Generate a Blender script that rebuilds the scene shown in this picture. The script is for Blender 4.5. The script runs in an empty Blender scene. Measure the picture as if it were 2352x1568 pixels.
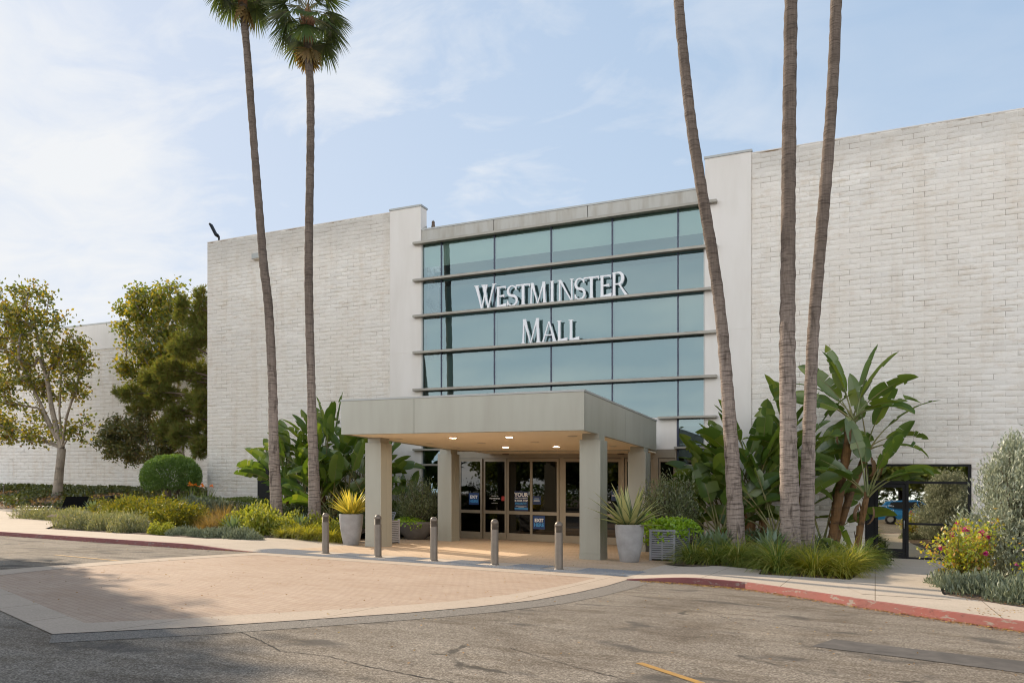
import bpy, math, random
import numpy as np
R = math.radians
SC = bpy.context.scene
COL = SC.collection
rnd = random.Random(7)
NP = np.random.default_rng(11)

# ------------------------------------------------------------------ the site
# X runs along the shop front, Y into the building, Z up.  Ground and buildings are sheared down to the right, matching a tilted image horizon (about 2 %).
def shear_z(x, y):
    return -.02307 * x - .01087 * y
UR, UF, FPX = .9046, -.4263, 1770.
def dirx(vx):                         # X per unit Y of the vertical plane through the picture column vx
    r = (vx - 1176.) / FPX
    return (r * UR + UF) / (r * (-UF) + UR)
def sx(vx, Y):
    return Y * dirx(vx)
def fwd(x, y):
    return x * UF + y * UR
def at(vx, vy, Y):                    # site point at depth Y seen at (vx, vy)
    x = sx(vx, Y)
    return x, 1.5 + (1155. - (vy - .0255 * (vx - 1176.))) / FPX * fwd(x, Y)
def lerp(a, b, t):
    return a + (b - a) * t
def clamp(t, a=0., b=1.):
    return max(a, min(b, t))
def smooth(t):
    t = clamp(t)
    return t * t * (3 - 2 * t)
def walk_z(x):                        # pavement height above the carriageway: flush in front of the entrance
    if x < -10:
        return .115 * smooth((-15.2 - x) / 2.6)
    return .115 * smooth((x + 4.9) / 1.8)
def bank_z(x, y):                     # planted bank that rises towards the left wing and the far wall
    z = walk_z(x) + .015 + .105 * max(0, y - 20.2) * smooth((-15.5 - x) / 3.)
    return min(z, 1.5)

# ------------------------------------------------------------------ scene objects
def wloc(o):
    v = [0., 0., 0.]
    while o is not None:
        for i in range(3):
            v[i] += o.location[i]
        o = o.parent
    return v
def tag(o, label=None, cat=None, group=None, kind=None):
    if label: o['label'] = label
    if cat: o['category'] = cat
    if group: o['group'] = group
    if kind: o['kind'] = kind
    return o
def thing(name, label, cat, loc=(0, 0, 0), rotz=0., group=None):
    o = bpy.data.objects.new(name, None)
    COL.objects.link(o)
    o.empty_display_size = .3
    o.location = (loc[0], loc[1], loc[2] + shear_z(loc[0], loc[1]))
    o.rotation_euler = (0, 0, rotz)
    return tag(o, label, cat, group)
def copy_tree(o, parent=None):
    c = o.copy()
    COL.objects.link(c)
    c.parent = parent
    for ch in list(o.children):
        copy_tree(ch, c)
    return c
def place(o, x, y, z=0., rotz=0., s=1.):
    o.location = (x, y, z + shear_z(x, y))
    o.rotation_euler = (0, 0, rotz)
    o.scale = (s, s, s) if not isinstance(s, tuple) else s
    return o
def link_mesh(name, me, mat, parent=None):
    o = bpy.data.objects.new(name, me)
    COL.objects.link(o)
    if mat is not None:
        for m in (mat if isinstance(mat, (list, tuple)) else [mat]):
            me.materials.append(m)
    if parent is not None:
        o.parent = parent
    return o
def np_mesh(name, V, F, smooth_=False, mi=None):
    V = np.asarray(V, dtype=np.float32)
    F = np.asarray(F, dtype=np.int32)
    me = bpy.data.meshes.new(name)
    k = F.shape[1]
    me.vertices.add(len(V)); me.vertices.foreach_set('co', V.ravel())
    me.loops.add(F.size); me.loops.foreach_set('vertex_index', F.ravel())
    me.polygons.add(len(F))
    me.polygons.foreach_set('loop_start', np.arange(0, F.size, k, dtype=np.int32))
    me.polygons.foreach_set('loop_total', np.full(len(F), k, dtype=np.int32))
    if smooth_:
        me.polygons.foreach_set('use_smooth', np.ones(len(F), dtype=bool))
    if mi is not None:
        me.polygons.foreach_set('material_index', np.asarray(mi, dtype=np.int32))
    me.update(calc_edges=True)
    me.validate()
    return me

class MB:
    """collects boxes, prisms, tubes and lathes of ONE mesh"""
    def __init__(s):
        s.v, s.f, s.sm = [], [], []
    def add(s, vs, fs, smooth_=False):
        n = len(s.v)
        s.v += [tuple(p) for p in vs]
        s.f += [tuple(n + i for i in f) for f in fs]
        s.sm += [smooth_] * len(fs)
        return s
    def box(s, x0, x1, y0, y1, z0, z1):
        v = [(x, y, z) for z in (z0, z1) for y in (y0, y1) for x in (x0, x1)]
        return s.add(v, [(0, 2, 3, 1), (4, 5, 7, 6), (0, 1, 5, 4), (2, 6, 7, 3), (0, 4, 6, 2), (1, 3, 7, 5)])
    def bbox(s, x0, x1, y0, y1, z0, z1, b=.01):
        """box with all edges chamfered"""
        c = ((x0 + x1) / 2, (y0 + y1) / 2, (z0 + z1) / 2)
        h = ((x1 - x0) / 2, (y1 - y0) / 2, (z1 - z0) / 2)
        vs, ix = [], {}
        for sx_ in (-1, 1):
            for sy in (-1, 1):
                for sz in (-1, 1):
                    for a in range(3):
                        d = [h[0] - b, h[1] - b, h[2] - b]
                        d[a] = h[a]
                        ix[(sx_, sy, sz, a)] = len(vs)
                        vs.append((c[0] + sx_ * d[0], c[1] + sy * d[1], c[2] + sz * d[2]))
        fs = []
        for a in range(3):
            o = [i for i in range(3) if i != a]
            for q in (-1, 1):
                loop = []
                for (p, r_) in ((-1, -1), (1, -1), (1, 1), (-1, 1)):
                    k = [0, 0, 0]; k[a] = q; k[o[0]] = p; k[o[1]] = r_
                    loop.append(ix[(k[0], k[1], k[2], a)])
                fs.append(tuple(loop))
        for e in range(3):
            o = [i for i in range(3) if i != e]
            for p in (-1, 1):
                for q in (-1, 1):
                    k0 = [0, 0, 0]; k0[e] = -1; k0[o[0]] = p; k0[o[1]] = q
                    k1 = list(k0); k1[e] = 1
                    fs.append((ix[(*k0, o[0])], ix[(*k1, o[0])], ix[(*k1, o[1])], ix[(*k0, o[1])]))
        for p in (-1, 1):
            for q in (-1, 1):
                for r_ in (-1, 1):
                    fs.append((ix[(p, q, r_, 0)], ix[(p, q, r_, 1)], ix[(p, q, r_, 2)]))
        return s.add(vs, fs)
    def prism_xz(s, poly, y0, y1):
        n = len(poly)
        v = [(x, y0, z) for x, z in poly] + [(x, y1, z) for x, z in poly]
        f = [tuple(range(n)), tuple(range(2 * n - 1, n - 1, -1))]
        f += [(i, n + i, n + (i + 1) % n, (i + 1) % n) for i in range(n)]
        return s.add(v, f)
    def sheet(s, poly, z=0., zf=None):
        v = [(x, y, (zf(x, y) if zf else 0.) + z) for x, y in poly]
        return s.add(v, [tuple(range(len(v)))])
    def strip(s, A, B, za, zb):
        """quads between two polylines of (x,y); za, zb functions or numbers"""
        fa = za if callable(za) else (lambda x, y: za)
        fb = zb if callable(zb) else (lambda x, y: zb)
        n = len(A)
        v = [(x, y, fa(x, y)) for x, y in A] + [(x, y, fb(x, y)) for x, y in B]
        return s.add(v, [(i, i + 1, n + i + 1, n + i) for i in range(n - 1)])
    def tube(s, P, r, n=8, cap=True, smooth_=True):
        P = [np.array(p, dtype=float) for p in P]
        m = len(P)
        rr = r if isinstance(r, (list, tuple)) else [r] * m
        vs = []
        up = np.array((0, 0, 1.))
        for i, p in enumerate(P):
            t = P[min(i + 1, m - 1)] - P[max(i - 1, 0)]
            t = t / (np.linalg.norm(t) + 1e-9)
            a = np.cross(t, up if abs(t[2]) < .9 else np.array((1., 0, 0)))
            if abs(t[2]) >= .9: a = np.cross(t, np.array((0., 1., 0)))
            a = a / (np.linalg.norm(a) + 1e-9)
            b = np.cross(t, a)
            for k in range(n):
                w = 2 * math.pi * k / n
                vs.append(tuple(p + rr[i] * (math.cos(w) * a + math.sin(w) * b)))
        fs = [(i * n + k, i * n + (k + 1) % n, (i + 1) * n + (k + 1) % n, (i + 1) * n + k) for i in range(m - 1) for k in range(n)]
        if cap:
            fs += [tuple(range(n - 1, -1, -1)), tuple((m - 1) * n + k for k in range(n))]
        return s.add(vs, fs, smooth_)
    def lathe(s, prof, cx=0, cy=0, n=32, smooth_=True):
        vs = [(cx + r * math.cos(2 * math.pi * k / n), cy + r * math.sin(2 * math.pi * k / n), z) for r, z in prof for k in range(n)]
        fs = [(i * n + k, i * n + (k + 1) % n, (i + 1) * n + (k + 1) % n, (i + 1) * n + k) for i in range(len(prof) - 1) for k in range(n)]
        return s.add(vs, fs, smooth_)
    def disc(s, cx, cy, z, r, n=24):
        return s.add([(cx + r * math.cos(2 * math.pi * k / n), cy + r * math.sin(2 * math.pi * k / n), z) for k in range(n)], [tuple(range(n))])
    def mesh(s, name, vs):
        me = bpy.data.meshes.new(name)
        me.from_pydata(vs, [], s.f)
        me.polygons.foreach_set('use_smooth', s.sm)
        me.update()
        return me
    def site(s, name, mat, parent=None):
        """vertices are site coordinates; they take the height shear of the site"""
        p = wloc(parent) if parent is not None else (0, 0, 0)
        return link_mesh(name, s.mesh(name, [(x - p[0], y - p[1], z + shear_z(x, y) - p[2]) for x, y, z in s.v]), mat, parent)
    def local(s, name, mat, parent=None):
        return link_mesh(name, s.mesh(name, s.v), mat, parent)

# ------------------------------------------------------------------ materials
def new_mat(name):
    m = bpy.data.materials.new(name)
    m.use_nodes = True
    nt = m.node_tree
    nt.nodes.clear()
    out = nt.nodes.new('ShaderNodeOutputMaterial')
    return m, nt, out
def N(nt, typ, ins=None, **kw):
    n = nt.nodes.new(typ)
    for k, v in kw.items():
        setattr(n, k, v)
    for k, v in (ins or {}).items():
        if hasattr(v, 'bl_idname') or isinstance(v, bpy.types.NodeSocket):
            nt.links.new(v, n.inputs[k])
        else:
            n.inputs[k].default_value = v
    return n
def c4(c):
    return (c[0], c[1], c[2], 1.)
def ramp(nt, fac, stops, interp='LINEAR'):
    r = nt.nodes.new('ShaderNodeValToRGB')
    r.color_ramp.interpolation = interp
    e = r.color_ramp.elements
    while len(e) < len(stops):
        e.new(.5)
    for i, (p, c) in enumerate(stops):
        e[i].position = p
        e[i].color = c4(c) if not isinstance(c, (int, float)) else (c, c, c, 1)
    nt.links.new(fac, r.inputs[0])
    return r.outputs[0]
def mixc(nt, fac, a, b, mode='MIX'):
    m = nt.nodes.new('ShaderNodeMix')
    m.data_type = 'RGBA'; m.blend_type = mode
    for sock, v in ((m.inputs[0], fac), (m.inputs[6], a), (m.inputs[7], b)):
        if isinstance(v, bpy.types.NodeSocket): nt.links.new(v, sock)
        elif isinstance(v, (int, float)): sock.default_value = v
        else: sock.default_value = c4(v)
    return m.outputs[2]
def coords(nt, scale=(1, 1, 1), rot=(0, 0, 0), loc=(0, 0, 0)):
    tc = nt.nodes.new('ShaderNodeTexCoord')
    mp = N(nt, 'ShaderNodeMapping', {'Vector': tc.outputs['Object'], 'Scale': scale, 'Rotation': rot, 'Location': loc})
    return mp.outputs[0]
def noise(nt, vec, scale, detail=5., rough=.55, dist=0.):
    return N(nt, 'ShaderNodeTexNoise', {'Vector': vec, 'Scale': scale, 'Detail': detail, 'Roughness': rough, 'Distortion': dist}).outputs['Fac']
def mat(name, a, b=None, scale=3., lo=.35, hi=.65, rough=.6, metal=0., spec=.5, bump=0., bscale=40., bdist=.01, stretch=(1, 1, 1)):
    m, nt, out = new_mat(name)
    vec = coords(nt, stretch)
    p = N(nt, 'ShaderNodeBsdfPrincipled', {'Roughness': rough, 'Metallic': metal, 'Specular IOR Level': spec})
    if b is not None:
        f = ramp(nt, noise(nt, vec, scale), [(lo, 0.), (hi, 1.)])
        nt.links.new(mixc(nt, f, a, b), p.inputs['Base Color'])
    else:
        p.inputs['Base Color'].default_value = c4(a)
    if bump:
        bm = N(nt, 'ShaderNodeBump', {'Height': noise(nt, vec, bscale, 6.), 'Strength': bump, 'Distance': bdist})
        nt.links.new(bm.outputs[0], p.inputs['Normal'])
    nt.links.new(p.outputs[0], out.inputs[0])
    return m
def foliage(name, cols, transl=.3, gloss=.06, rough=.45, tcol=None):
    """leaf colours vary from leaf to leaf; light also passes through the leaf"""
    m, nt, out = new_mat(name)
    g = nt.nodes.new('ShaderNodeNewGeometry')
    c = ramp(nt, g.outputs['Random Per Island'], [(i / max(1, len(cols) - 1), k) for i, k in enumerate(cols)])
    d = N(nt, 'ShaderNodeBsdfDiffuse', {'Color': c})
    t = N(nt, 'ShaderNodeBsdfTranslucent', {'Color': mixc(nt, 1., c, tcol or (2.0, 1.85, .55), 'MULTIPLY')})
    mx = N(nt, 'ShaderNodeMixShader', {0: transl, 1: d.outputs[0], 2: t.outputs[0]})
    gl = N(nt, 'ShaderNodeBsdfGlossy', {'Color': (1, 1, 1, 1), 'Roughness': rough})
    m2 = N(nt, 'ShaderNodeMixShader', {0: gloss, 1: mx.outputs[0], 2: gl.outputs[0]})
    nt.links.new(m2.outputs[0], out.inputs[0])
    return m
def emit(name, c, s):
    m, nt, out = new_mat(name)
    e = N(nt, 'ShaderNodeEmission', {'Color': c4(c), 'Strength': s})
    nt.links.new(e.outputs[0], out.inputs[0])
    return m

def block_mat(name, base, warm, stain):
    m, nt, out = new_mat(name)
    vec = coords(nt)
    g = nt.nodes.new('ShaderNodeNewGeometry')
    tone = ramp(nt, g.outputs['Random Per Island'], [(0., tuple(c * .93 for c in base)), (1., tuple(min(.9, c * 1.05) for c in base))])
    big = ramp(nt, noise(nt, vec, .35, 4.), [(.38, 0.), (.66, 1.)])
    c = mixc(nt, big, tone, warm)
    # rain stains in broad patches, dirt caught on single blocks, grey weathering under the roof edge
    vs = coords(nt, (1.1, 1.1, 3.4))
    st = ramp(nt, noise(nt, vs, 1.5, 8., .72), [(.50, 0.), (.74, .8)])
    patch = ramp(nt, noise(nt, vec, .22, 3.), [(.40, .25), (.62, 1.)])
    c = mixc(nt, mixc(nt, 1., st, patch, 'MULTIPLY'), c, stain)
    streak = ramp(nt, noise(nt, coords(nt, (1., 1., .16)), 1.6, 5., .6), [(.52, 0.), (.70, .55)])
    c = mixc(nt, streak, c, mixc(nt, 1., c, (.86, .80, .73), 'MULTIPLY'))
    zt = N(nt, 'ShaderNodeSeparateXYZ', {0: vec}).outputs[2]
    zn = N(nt, 'ShaderNodeMath', {0: zt, 1: N(nt, 'ShaderNodeMath', {0: noise(nt, vec, .8, 5.), 1: 1.6}, operation='MULTIPLY').outputs[0]}, operation='ADD')
    zr = N(nt, 'ShaderNodeMapRange', {0: zn.outputs[0], 1: 13.3, 2: 14.9, 3: 0., 4: .8})
    c = mixc(nt, zr.outputs[0], c, (.54, .505, .46))
    sp = ramp(nt, noise(nt, coords(nt, (1, 1, 1.7)), 9., 4., .65), [(.62, 0.), (.74, .55)])
    c = mixc(nt, sp, c, (.42, .36, .285))
    p = N(nt, 'ShaderNodeBsdfPrincipled', {'Base Color': c, 'Roughness': .85, 'Specular IOR Level': .25})
    b = N(nt, 'ShaderNodeBump', {'Height': noise(nt, vec, 22., 8., .65), 'Strength': .9, 'Distance': .025})
    nt.links.new(b.outputs[0], p.inputs['Normal'])
    nt.links.new(p.outputs[0], out.inputs[0])
    return m
def mortar_mat(name, dark, pale):
    m, nt, out = new_mat(name)
    vec = coords(nt, (1, 1, 2.2))
    f = ramp(nt, noise(nt, vec, .9, 6., .7), [(.46, 0.), (.62, 1.)])
    p = N(nt, 'ShaderNodeBsdfPrincipled', {'Base Color': mixc(nt, f, pale, dark), 'Roughness': .9, 'Specular IOR Level': .2})
    nt.links.new(p.outputs[0], out.inputs[0])
    return m
def asphalt_mat():
    m, nt, out = new_mat('sun_bleached_asphalt')
    vec = coords(nt)
    fine = noise(nt, vec, 260., 2., .7)
    grain = N(nt, 'ShaderNodeTexVoronoi', {'Vector': vec, 'Scale': 75.}).outputs['Color']
    gr = N(nt, 'ShaderNodeSeparateColor', {0: grain}).outputs[0]
    c = ramp(nt, gr, [(0., (.14, .117, .09)), (.55, (.25, .212, .167)), (1., (.43, .375, .31))])
    big = ramp(nt, noise(nt, vec, .33, 6., .6, 1.), [(.36, 0.), (.68, 1.)])
    c = mixc(nt, mixc(nt, .62, big, big, 'MULTIPLY'), c, mixc(nt, 1., c, (.66, .63, .6), 'MULTIPLY'))
    mid = ramp(nt, noise(nt, coords(nt, (1., 2.2, 1.), (0, 0, -.35)), 1.4, 7., .6, .6), [(.48, 0.), (.70, .8)])
    c = mixc(nt, mid, c, mixc(nt, 1., c, (.58, .54, .48), 'MULTIPLY'))
    oil = ramp(nt, noise(nt, coords(nt, (1, 1.6, 1), (0, 0, .3), (3.1, 1.2, 0)), .9, 4., .5, .5), [(.58, 0.), (.68, .8)])
    c = mixc(nt, oil, c, (.085, .075, .065))
    wv = ramp(nt, noise(nt, coords(nt, (.35, 3.2, 1.), (0, 0, .62)), 1.1, 4., .55, .3), [(.52, 0.), (.66, .55)])
    c = mixc(nt, wv, c, mixc(nt, 1., c, (.70, .67, .63), 'MULTIPLY'))
    pale = ramp(nt, noise(nt, coords(nt, (1, 1, 1), (0, 0, 0), (7.7, 3.3, 0)), .55, 6., .65, .8), [(.52, 0.), (.70, .7)])
    c = mixc(nt, pale, c, mixc(nt, 1., c, (1.28, 1.25, 1.2), 'MULTIPLY'))
    vein = N(nt, 'ShaderNodeTexVoronoi', {'Vector': coords(nt, (1, 1, 0)), 'Scale': .42}, feature='DISTANCE_TO_EDGE').outputs['Distance']
    vn = N(nt, 'ShaderNodeMath', {0: vein, 1: N(nt, 'ShaderNodeMath', {0: noise(nt, vec, 3., 6., .7), 1: .16}, operation='MULTIPLY').outputs[0]}, operation='ADD')
    vm = ramp(nt, noise(nt, vec, .5, 2.), [(.50, 0.), (.60, .85)])
    c = mixc(nt, mixc(nt, 1., ramp(nt, vn.outputs[0], [(.076, 1.), (.088, 0.)]), vm, 'MULTIPLY'), c, (.06, .052, .042))
    p = N(nt, 'ShaderNodeBsdfPrincipled', {'Base Color': c, 'Roughness': .9, 'Specular IOR Level': .25})
    b = N(nt, 'ShaderNodeBump', {'Height': gr, 'Strength': .45, 'Distance': .008})
    nt.links.new(b.outputs[0], p.inputs['Normal'])
    nt.links.new(p.outputs[0], out.inputs[0])
    return m
def paver_mat(name, ca, cb, joint, bw, bh, rot=0., jw=.012, wear=.5):
    m, nt, out = new_mat(name)
    vec = coords(nt, (1, 1, 1), (0, 0, rot))
    br = N(nt, 'ShaderNodeTexBrick', {'Vector': vec, 'Color1': c4(ca), 'Color2': c4(cb), 'Mortar': c4(joint), 'Scale': 1., 'Mortar Size': jw, 'Mortar Smooth': .2, 'Bias': 0., 'Brick Width': bw, 'Row Height': bh})
    v2 = coords(nt)
    big = ramp(nt, noise(nt, v2, .45, 5.), [(.35, 0.), (.7, 1.)])
    c = mixc(nt, mixc(nt, 1., big, (wear, wear, wear), 'MULTIPLY'), br.outputs[0], mixc(nt, 1., br.outputs[0], (.78, .72, .66), 'MULTIPLY'))
    sm = ramp(nt, noise(nt, coords(nt, (1.2, 3., 1.), (0, 0, .1)), 1.1, 5., .6, .4), [(.5, 0.), (.7, .45)])
    c = mixc(nt, sm, c, mixc(nt, 1., c, (.80, .70, .60), 'MULTIPLY'))
    fn = ramp(nt, noise(nt, v2, 60., 3.), [(.3, .88), (.7, 1.08)])
    c = mixc(nt, 1., c, fn, 'MULTIPLY')
    p = N(nt, 'ShaderNodeBsdfPrincipled', {'Base Color': c, 'Roughness': .82, 'Specular IOR Level': .3})
    b = N(nt, 'ShaderNodeBump', {'Height': br.outputs[1], 'Strength': .5, 'Distance': .01})
    b.invert = True
    nt.links.new(b.outputs[0], p.inputs['Normal'])
    nt.links.new(p.outputs[0], out.inputs[0])
    return m
def concrete_mat(name, a, b, joint=None, jx=1.5, jy=1.5, rot=0.):
    m, nt, out = new_mat(name)
    vec = coords(nt)
    f = ramp(nt, noise(nt, vec, .9, 7., .62), [(.34, 0.), (.68, 1.)])
    c = mixc(nt, f, a, b)
    sp = ramp(nt, noise(nt, vec, 38., 4., .6), [(.32, .84), (.68, 1.07)])
    c = mixc(nt, 1., c, sp, 'MULTIPLY')
    st = ramp(nt, noise(nt, vec, 2.6, 6., .7, .5), [(.60, 0.), (.78, .5)])
    c = mixc(nt, st, c, mixc(nt, 1., c, (.66, .6, .53), 'MULTIPLY'))
    p = N(nt, 'ShaderNodeBsdfPrincipled', {'Base Color': c, 'Roughness': .85, 'Specular IOR Level': .3})
    if joint:
        br = N(nt, 'ShaderNodeTexBrick', {'Vector': coords(nt, (1, 1, 1), (0, 0, rot)), 'Color1': (1, 1, 1, 1), 'Color2': (.95, .95, .95, 1), 'Mortar': (.35, .31, .27, 1), 'Scale': 1., 'Mortar Size': .007, 'Mortar Smooth': .1, 'Brick Width': jx, 'Row Height': jy}, offset=0.)
        c = mixc(nt, 1., c, br.outputs[0], 'MULTIPLY')
    nt.links.new(c, p.inputs['Base Color'])
    bmp = N(nt, 'ShaderNodeBump', {'Height': noise(nt, vec, 90., 4.), 'Strength': .25, 'Distance': .004})
    nt.links.new(bmp.outputs[0], p.inputs['Normal'])
    nt.links.new(p.outputs[0], out.inputs[0])
    return m
def kerb_mat(name, red, faded, bare):
    m, nt, out = new_mat(name)
    vec = coords(nt)
    c = mixc(nt, ramp(nt, noise(nt, vec, 1.4, 5.), [(.35, 0.), (.7, 1.)]), red, faded)
    c = mixc(nt, ramp(nt, noise(nt, coords(nt, (1, 1, 3.)), 4.2, 6., .7), [(.57, 0.), (.62, 1.)]), c, bare)
    c = mixc(nt, ramp(nt, noise(nt, coords(nt, (1, 1, 2.)), 6., 5., .7, .5), [(.58, 0.), (.74, .7)]), c, (.07, .04, .04))
    p = N(nt, 'ShaderNodeBsdfPrincipled', {'Base Color': c, 'Roughness': .7, 'Specular IOR Level': .4})
    b = N(nt, 'ShaderNodeBump', {'Height': noise(nt, vec, 30., 5.), 'Strength': .4, 'Distance': .008})
    nt.links.new(b.outputs[0], p.inputs['Normal'])
    nt.links.new(p.outputs[0], out.inputs[0])
    return m
def glass_mat(name, see, refl, fac, rough=.015, wob=.0):
    """tinted reflective glazing: part mirror, part see-through"""
    m, nt, out = new_mat(name)
    t = N(nt, 'ShaderNodeBsdfTransparent', {'Color': c4(see)})
    g = N(nt, 'ShaderNodeBsdfGlossy', {'Color': c4(refl), 'Roughness': rough})
    fr = N(nt, 'ShaderNodeFresnel', {'IOR': 1.5})
    f = N(nt, 'ShaderNodeMath', {0: fr.outputs[0], 1: fac}, operation='ADD', use_clamp=True)
    mx = N(nt, 'ShaderNodeMixShader', {0: f.outputs[0], 1: t.outputs[0], 2: g.outputs[0]})
    if wob:
        b = N(nt, 'ShaderNodeBump', {'Height': noise(nt, coords(nt), .9, 2.), 'Strength': wob, 'Distance': .02})
        nt.links.new(b.outputs[0], g.inputs['Normal'])
    nt.links.new(mx.outputs[0], out.inputs[0])
    return m
def trunk_mat(name, a, b, ring, rs=14., foot_tone=None):
    m, nt, out = new_mat(name)
    vec = coords(nt)
    c = mixc(nt, ramp(nt, noise(nt, vec, 1.3, 6.), [(.35, 0.), (.66, 1.)]), a, b)
    if foot_tone:                            # bark turns paler towards the foot, with dark bruises
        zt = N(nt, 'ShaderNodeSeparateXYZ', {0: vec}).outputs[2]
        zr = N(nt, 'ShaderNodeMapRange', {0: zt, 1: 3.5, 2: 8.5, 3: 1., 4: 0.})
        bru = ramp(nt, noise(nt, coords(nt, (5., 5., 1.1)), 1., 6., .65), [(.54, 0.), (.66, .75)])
        c = mixc(nt, zr.outputs[0], c, mixc(nt, bru, foot_tone, ring))
    rg = noise(nt, coords(nt, (1.6, 1.6, rs)), 1.6, 5., .6, .3)
    c = mixc(nt, ramp(nt, rg, [(.50, 0.), (.66, .8)]), c, ring)
    fib = noise(nt, coords(nt, (26, 26, 1.5)), 1., 4.)
    c = mixc(nt, 1., c, ramp(nt, fib, [(.3, .8), (.7, 1.14)]), 'MULTIPLY')
    p = N(nt, 'ShaderNodeBsdfPrincipled', {'Base Color': c, 'Roughness': .85, 'Specular IOR Level': .2})
    bm = N(nt, 'ShaderNodeBump', {'Height': rg, 'Strength': .8, 'Distance': .05})
    nt.links.new(bm.outputs[0], p.inputs['Normal'])
    nt.links.new(p.outputs[0], out.inputs[0])
    return m

M = {}
M['block'] = block_mat('painted_split_face_block', (.82, .775, .715), (.79, .73, .655), (.60, .475, .345))
M['mortar'] = mortar_mat('block_joint', (.23, .16, .095), (.78, .73, .67))
M['farblock'] = M['block']
M['stucco'] = mat('pale_stucco', (.77, .73, .685), (.69, .645, .59), .9, .38, .78, rough=.9, spec=.2, bump=.3, bscale=70., bdist=.006, stretch=(1.6, 1, .35))
M['coping'] = mat('grey_metal_coping', (.38, .385, .37), rough=.45, metal=.3)
M['fascia'] = mat('parapet_panel', (.44, .425, .385), (.33, .295, .24), 1., .42, .72, rough=.5, metal=.15, stretch=(3, 1, .5))
M['fin'] = mat('sunshade_metal', (.37, .345, .295), (.31, .285, .24), 1.5, rough=.45, metal=.2, stretch=(1, 1, 1))
M['jamb'] = mat('pale_jamb_metal', (.55, .54, .51), rough=.5)
M['mullion'] = mat('dark_blue_mullion', (.035, .045, .085), rough=.4)
M['canopy'] = mat('champagne_metal_panel', (.385, .375, .318), (.34, .325, .27), 1.1, .38, .72, rough=.36, metal=.25, spec=.5, stretch=(2.2, 2.2, .3))
M['soffit'] = mat('warm_soffit', (.88, .76, .58), (.85, .73, .55), .8, rough=.7)
M['seam'] = mat('dark_joint', (.06, .055, .05), rough=.8)
M['frame'] = mat('bronze_door_frame', (.31, .265, .20), (.28, .235, .175), 2., rough=.42, metal=.2)
M['black'] = mat('black_frame', (.010, .010, .011), rough=.55, spec=.25)
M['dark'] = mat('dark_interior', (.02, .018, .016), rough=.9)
M['inner'] = mat('pale_backing', (.80, .86, .76), rough=.9)
M['backing2'] = mat('grey_backing', (.30, .36, .35), rough=.9)
M['brown'] = foliage('withered_leaf', [(.15, .085, .045), (.21, .125, .065)], .2, .02)
M['bench'] = mat('black_mesh', (.008, .008, .008), rough=1., spec=.0)
M['inner_dark'] = mat('interior_bulkhead', (.17, .24, .25), rough=.9)
M['glass'] = glass_mat('teal_glazing', (.66, .80, .78), (.27, .35, .372), .35, wob=.08)
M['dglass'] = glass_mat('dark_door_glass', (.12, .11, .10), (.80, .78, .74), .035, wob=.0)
M['mirror'] = glass_mat('mirrored_office_glass', (.03, .03, .03), (.92, .89, .76), .60, wob=.05)
M['letter'] = mat('white_letter_paint', (.80, .80, .82), rough=.4)
M['letter_side'] = M['letter']
M['bollard'] = mat('bronze_bollard_paint', (.20, .158, .12), (.17, .135, .10), 5., rough=.42, metal=.25)
M['pot'] = mat('grey_cast_concrete', (.37, .36, .36), (.28, .27, .265), 4., .3, .7, rough=.8, bump=.2, bscale=60., bdist=.004)
M['bowl'] = mat('dark_cast_bowl', (.15, .135, .125), (.11, .10, .09), 4., rough=.75)
M['slat'] = mat('grey_painted_slats', (.33, .335, .36), (.29, .295, .32), 3., rough=.5)
M['soil'] = mat('brown_mulch', (.10, .068, .045), (.17, .12, .085), 9., rough=.95, bump=1., bscale=35., bdist=.05)
M['bank'] = mat('leaf_strewn_bank', (.22, .13, .07), (.12, .09, .045), 1.6, rough=.95, bump=1., bscale=25., bdist=.06)
M['asphalt'] = asphalt_mat()
M['seal'] = mat('grey_gravel_seal', (.12, .105, .085), (.30, .265, .225), 55., .38, .62, rough=.9, bump=.8, bscale=120., bdist=.01)
M['patchm'] = mat('dark_asphalt_patch', (.085, .075, .066), (.13, .115, .10), 4., rough=.85, bump=.3, bscale=160., bdist=.006)
M['crack'] = mat('crack_black', (.035, .03, .026), rough=.95)
M['yellow'] = mat('worn_yellow_paint', (.50, .27, .05), (.38, .22, .07), 12., rough=.7)
M['brick'] = paver_mat('sandy_brick_pavers', (.51, .385, .285), (.475, .35, .26), (.39, .285, .21), .2, .1, .3, .007)
M['plaza'] = paver_mat('tan_plaza_pavers', (.60, .455, .32), (.56, .42, .29), (.32, .245, .18), .4, .2, 0., .009)
M['conc'] = concrete_mat('light_concrete', (.58, .49, .395), (.52, .435, .345))
M['concj'] = concrete_mat('jointed_concrete', (.57, .48, .385), (.51, .43, .34), True, 1.55, 4.)
M['band'] = concrete_mat('concrete_band', (.54, .435, .335), (.485, .39, .30), True, 1.25, 50., 0.)
M['tactile'] = mat('blue_grey_tactile', (.235, .24, .25), (.29, .29, .29), 6., rough=.7)
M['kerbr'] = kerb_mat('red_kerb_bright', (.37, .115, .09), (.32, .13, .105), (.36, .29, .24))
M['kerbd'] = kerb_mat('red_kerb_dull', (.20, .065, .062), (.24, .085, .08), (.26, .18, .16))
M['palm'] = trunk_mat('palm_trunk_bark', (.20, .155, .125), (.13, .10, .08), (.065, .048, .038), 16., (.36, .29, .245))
M['palmfib'] = mat('palm_boot_fibre', (.24, .11, .06), (.36, .20, .11), 6., rough=.9, bump=.6, bscale=30., bdist=.03)
M['sycbark'] = trunk_mat('pale_sycamore_bark', (.36, .30, .235), (.25, .205, .16), (.16, .13, .10), 2.)
M['darkbark'] = trunk_mat('dark_bark', (.13, .095, .07), (.17, .125, .095), (.07, .055, .045), 3.)
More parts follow.
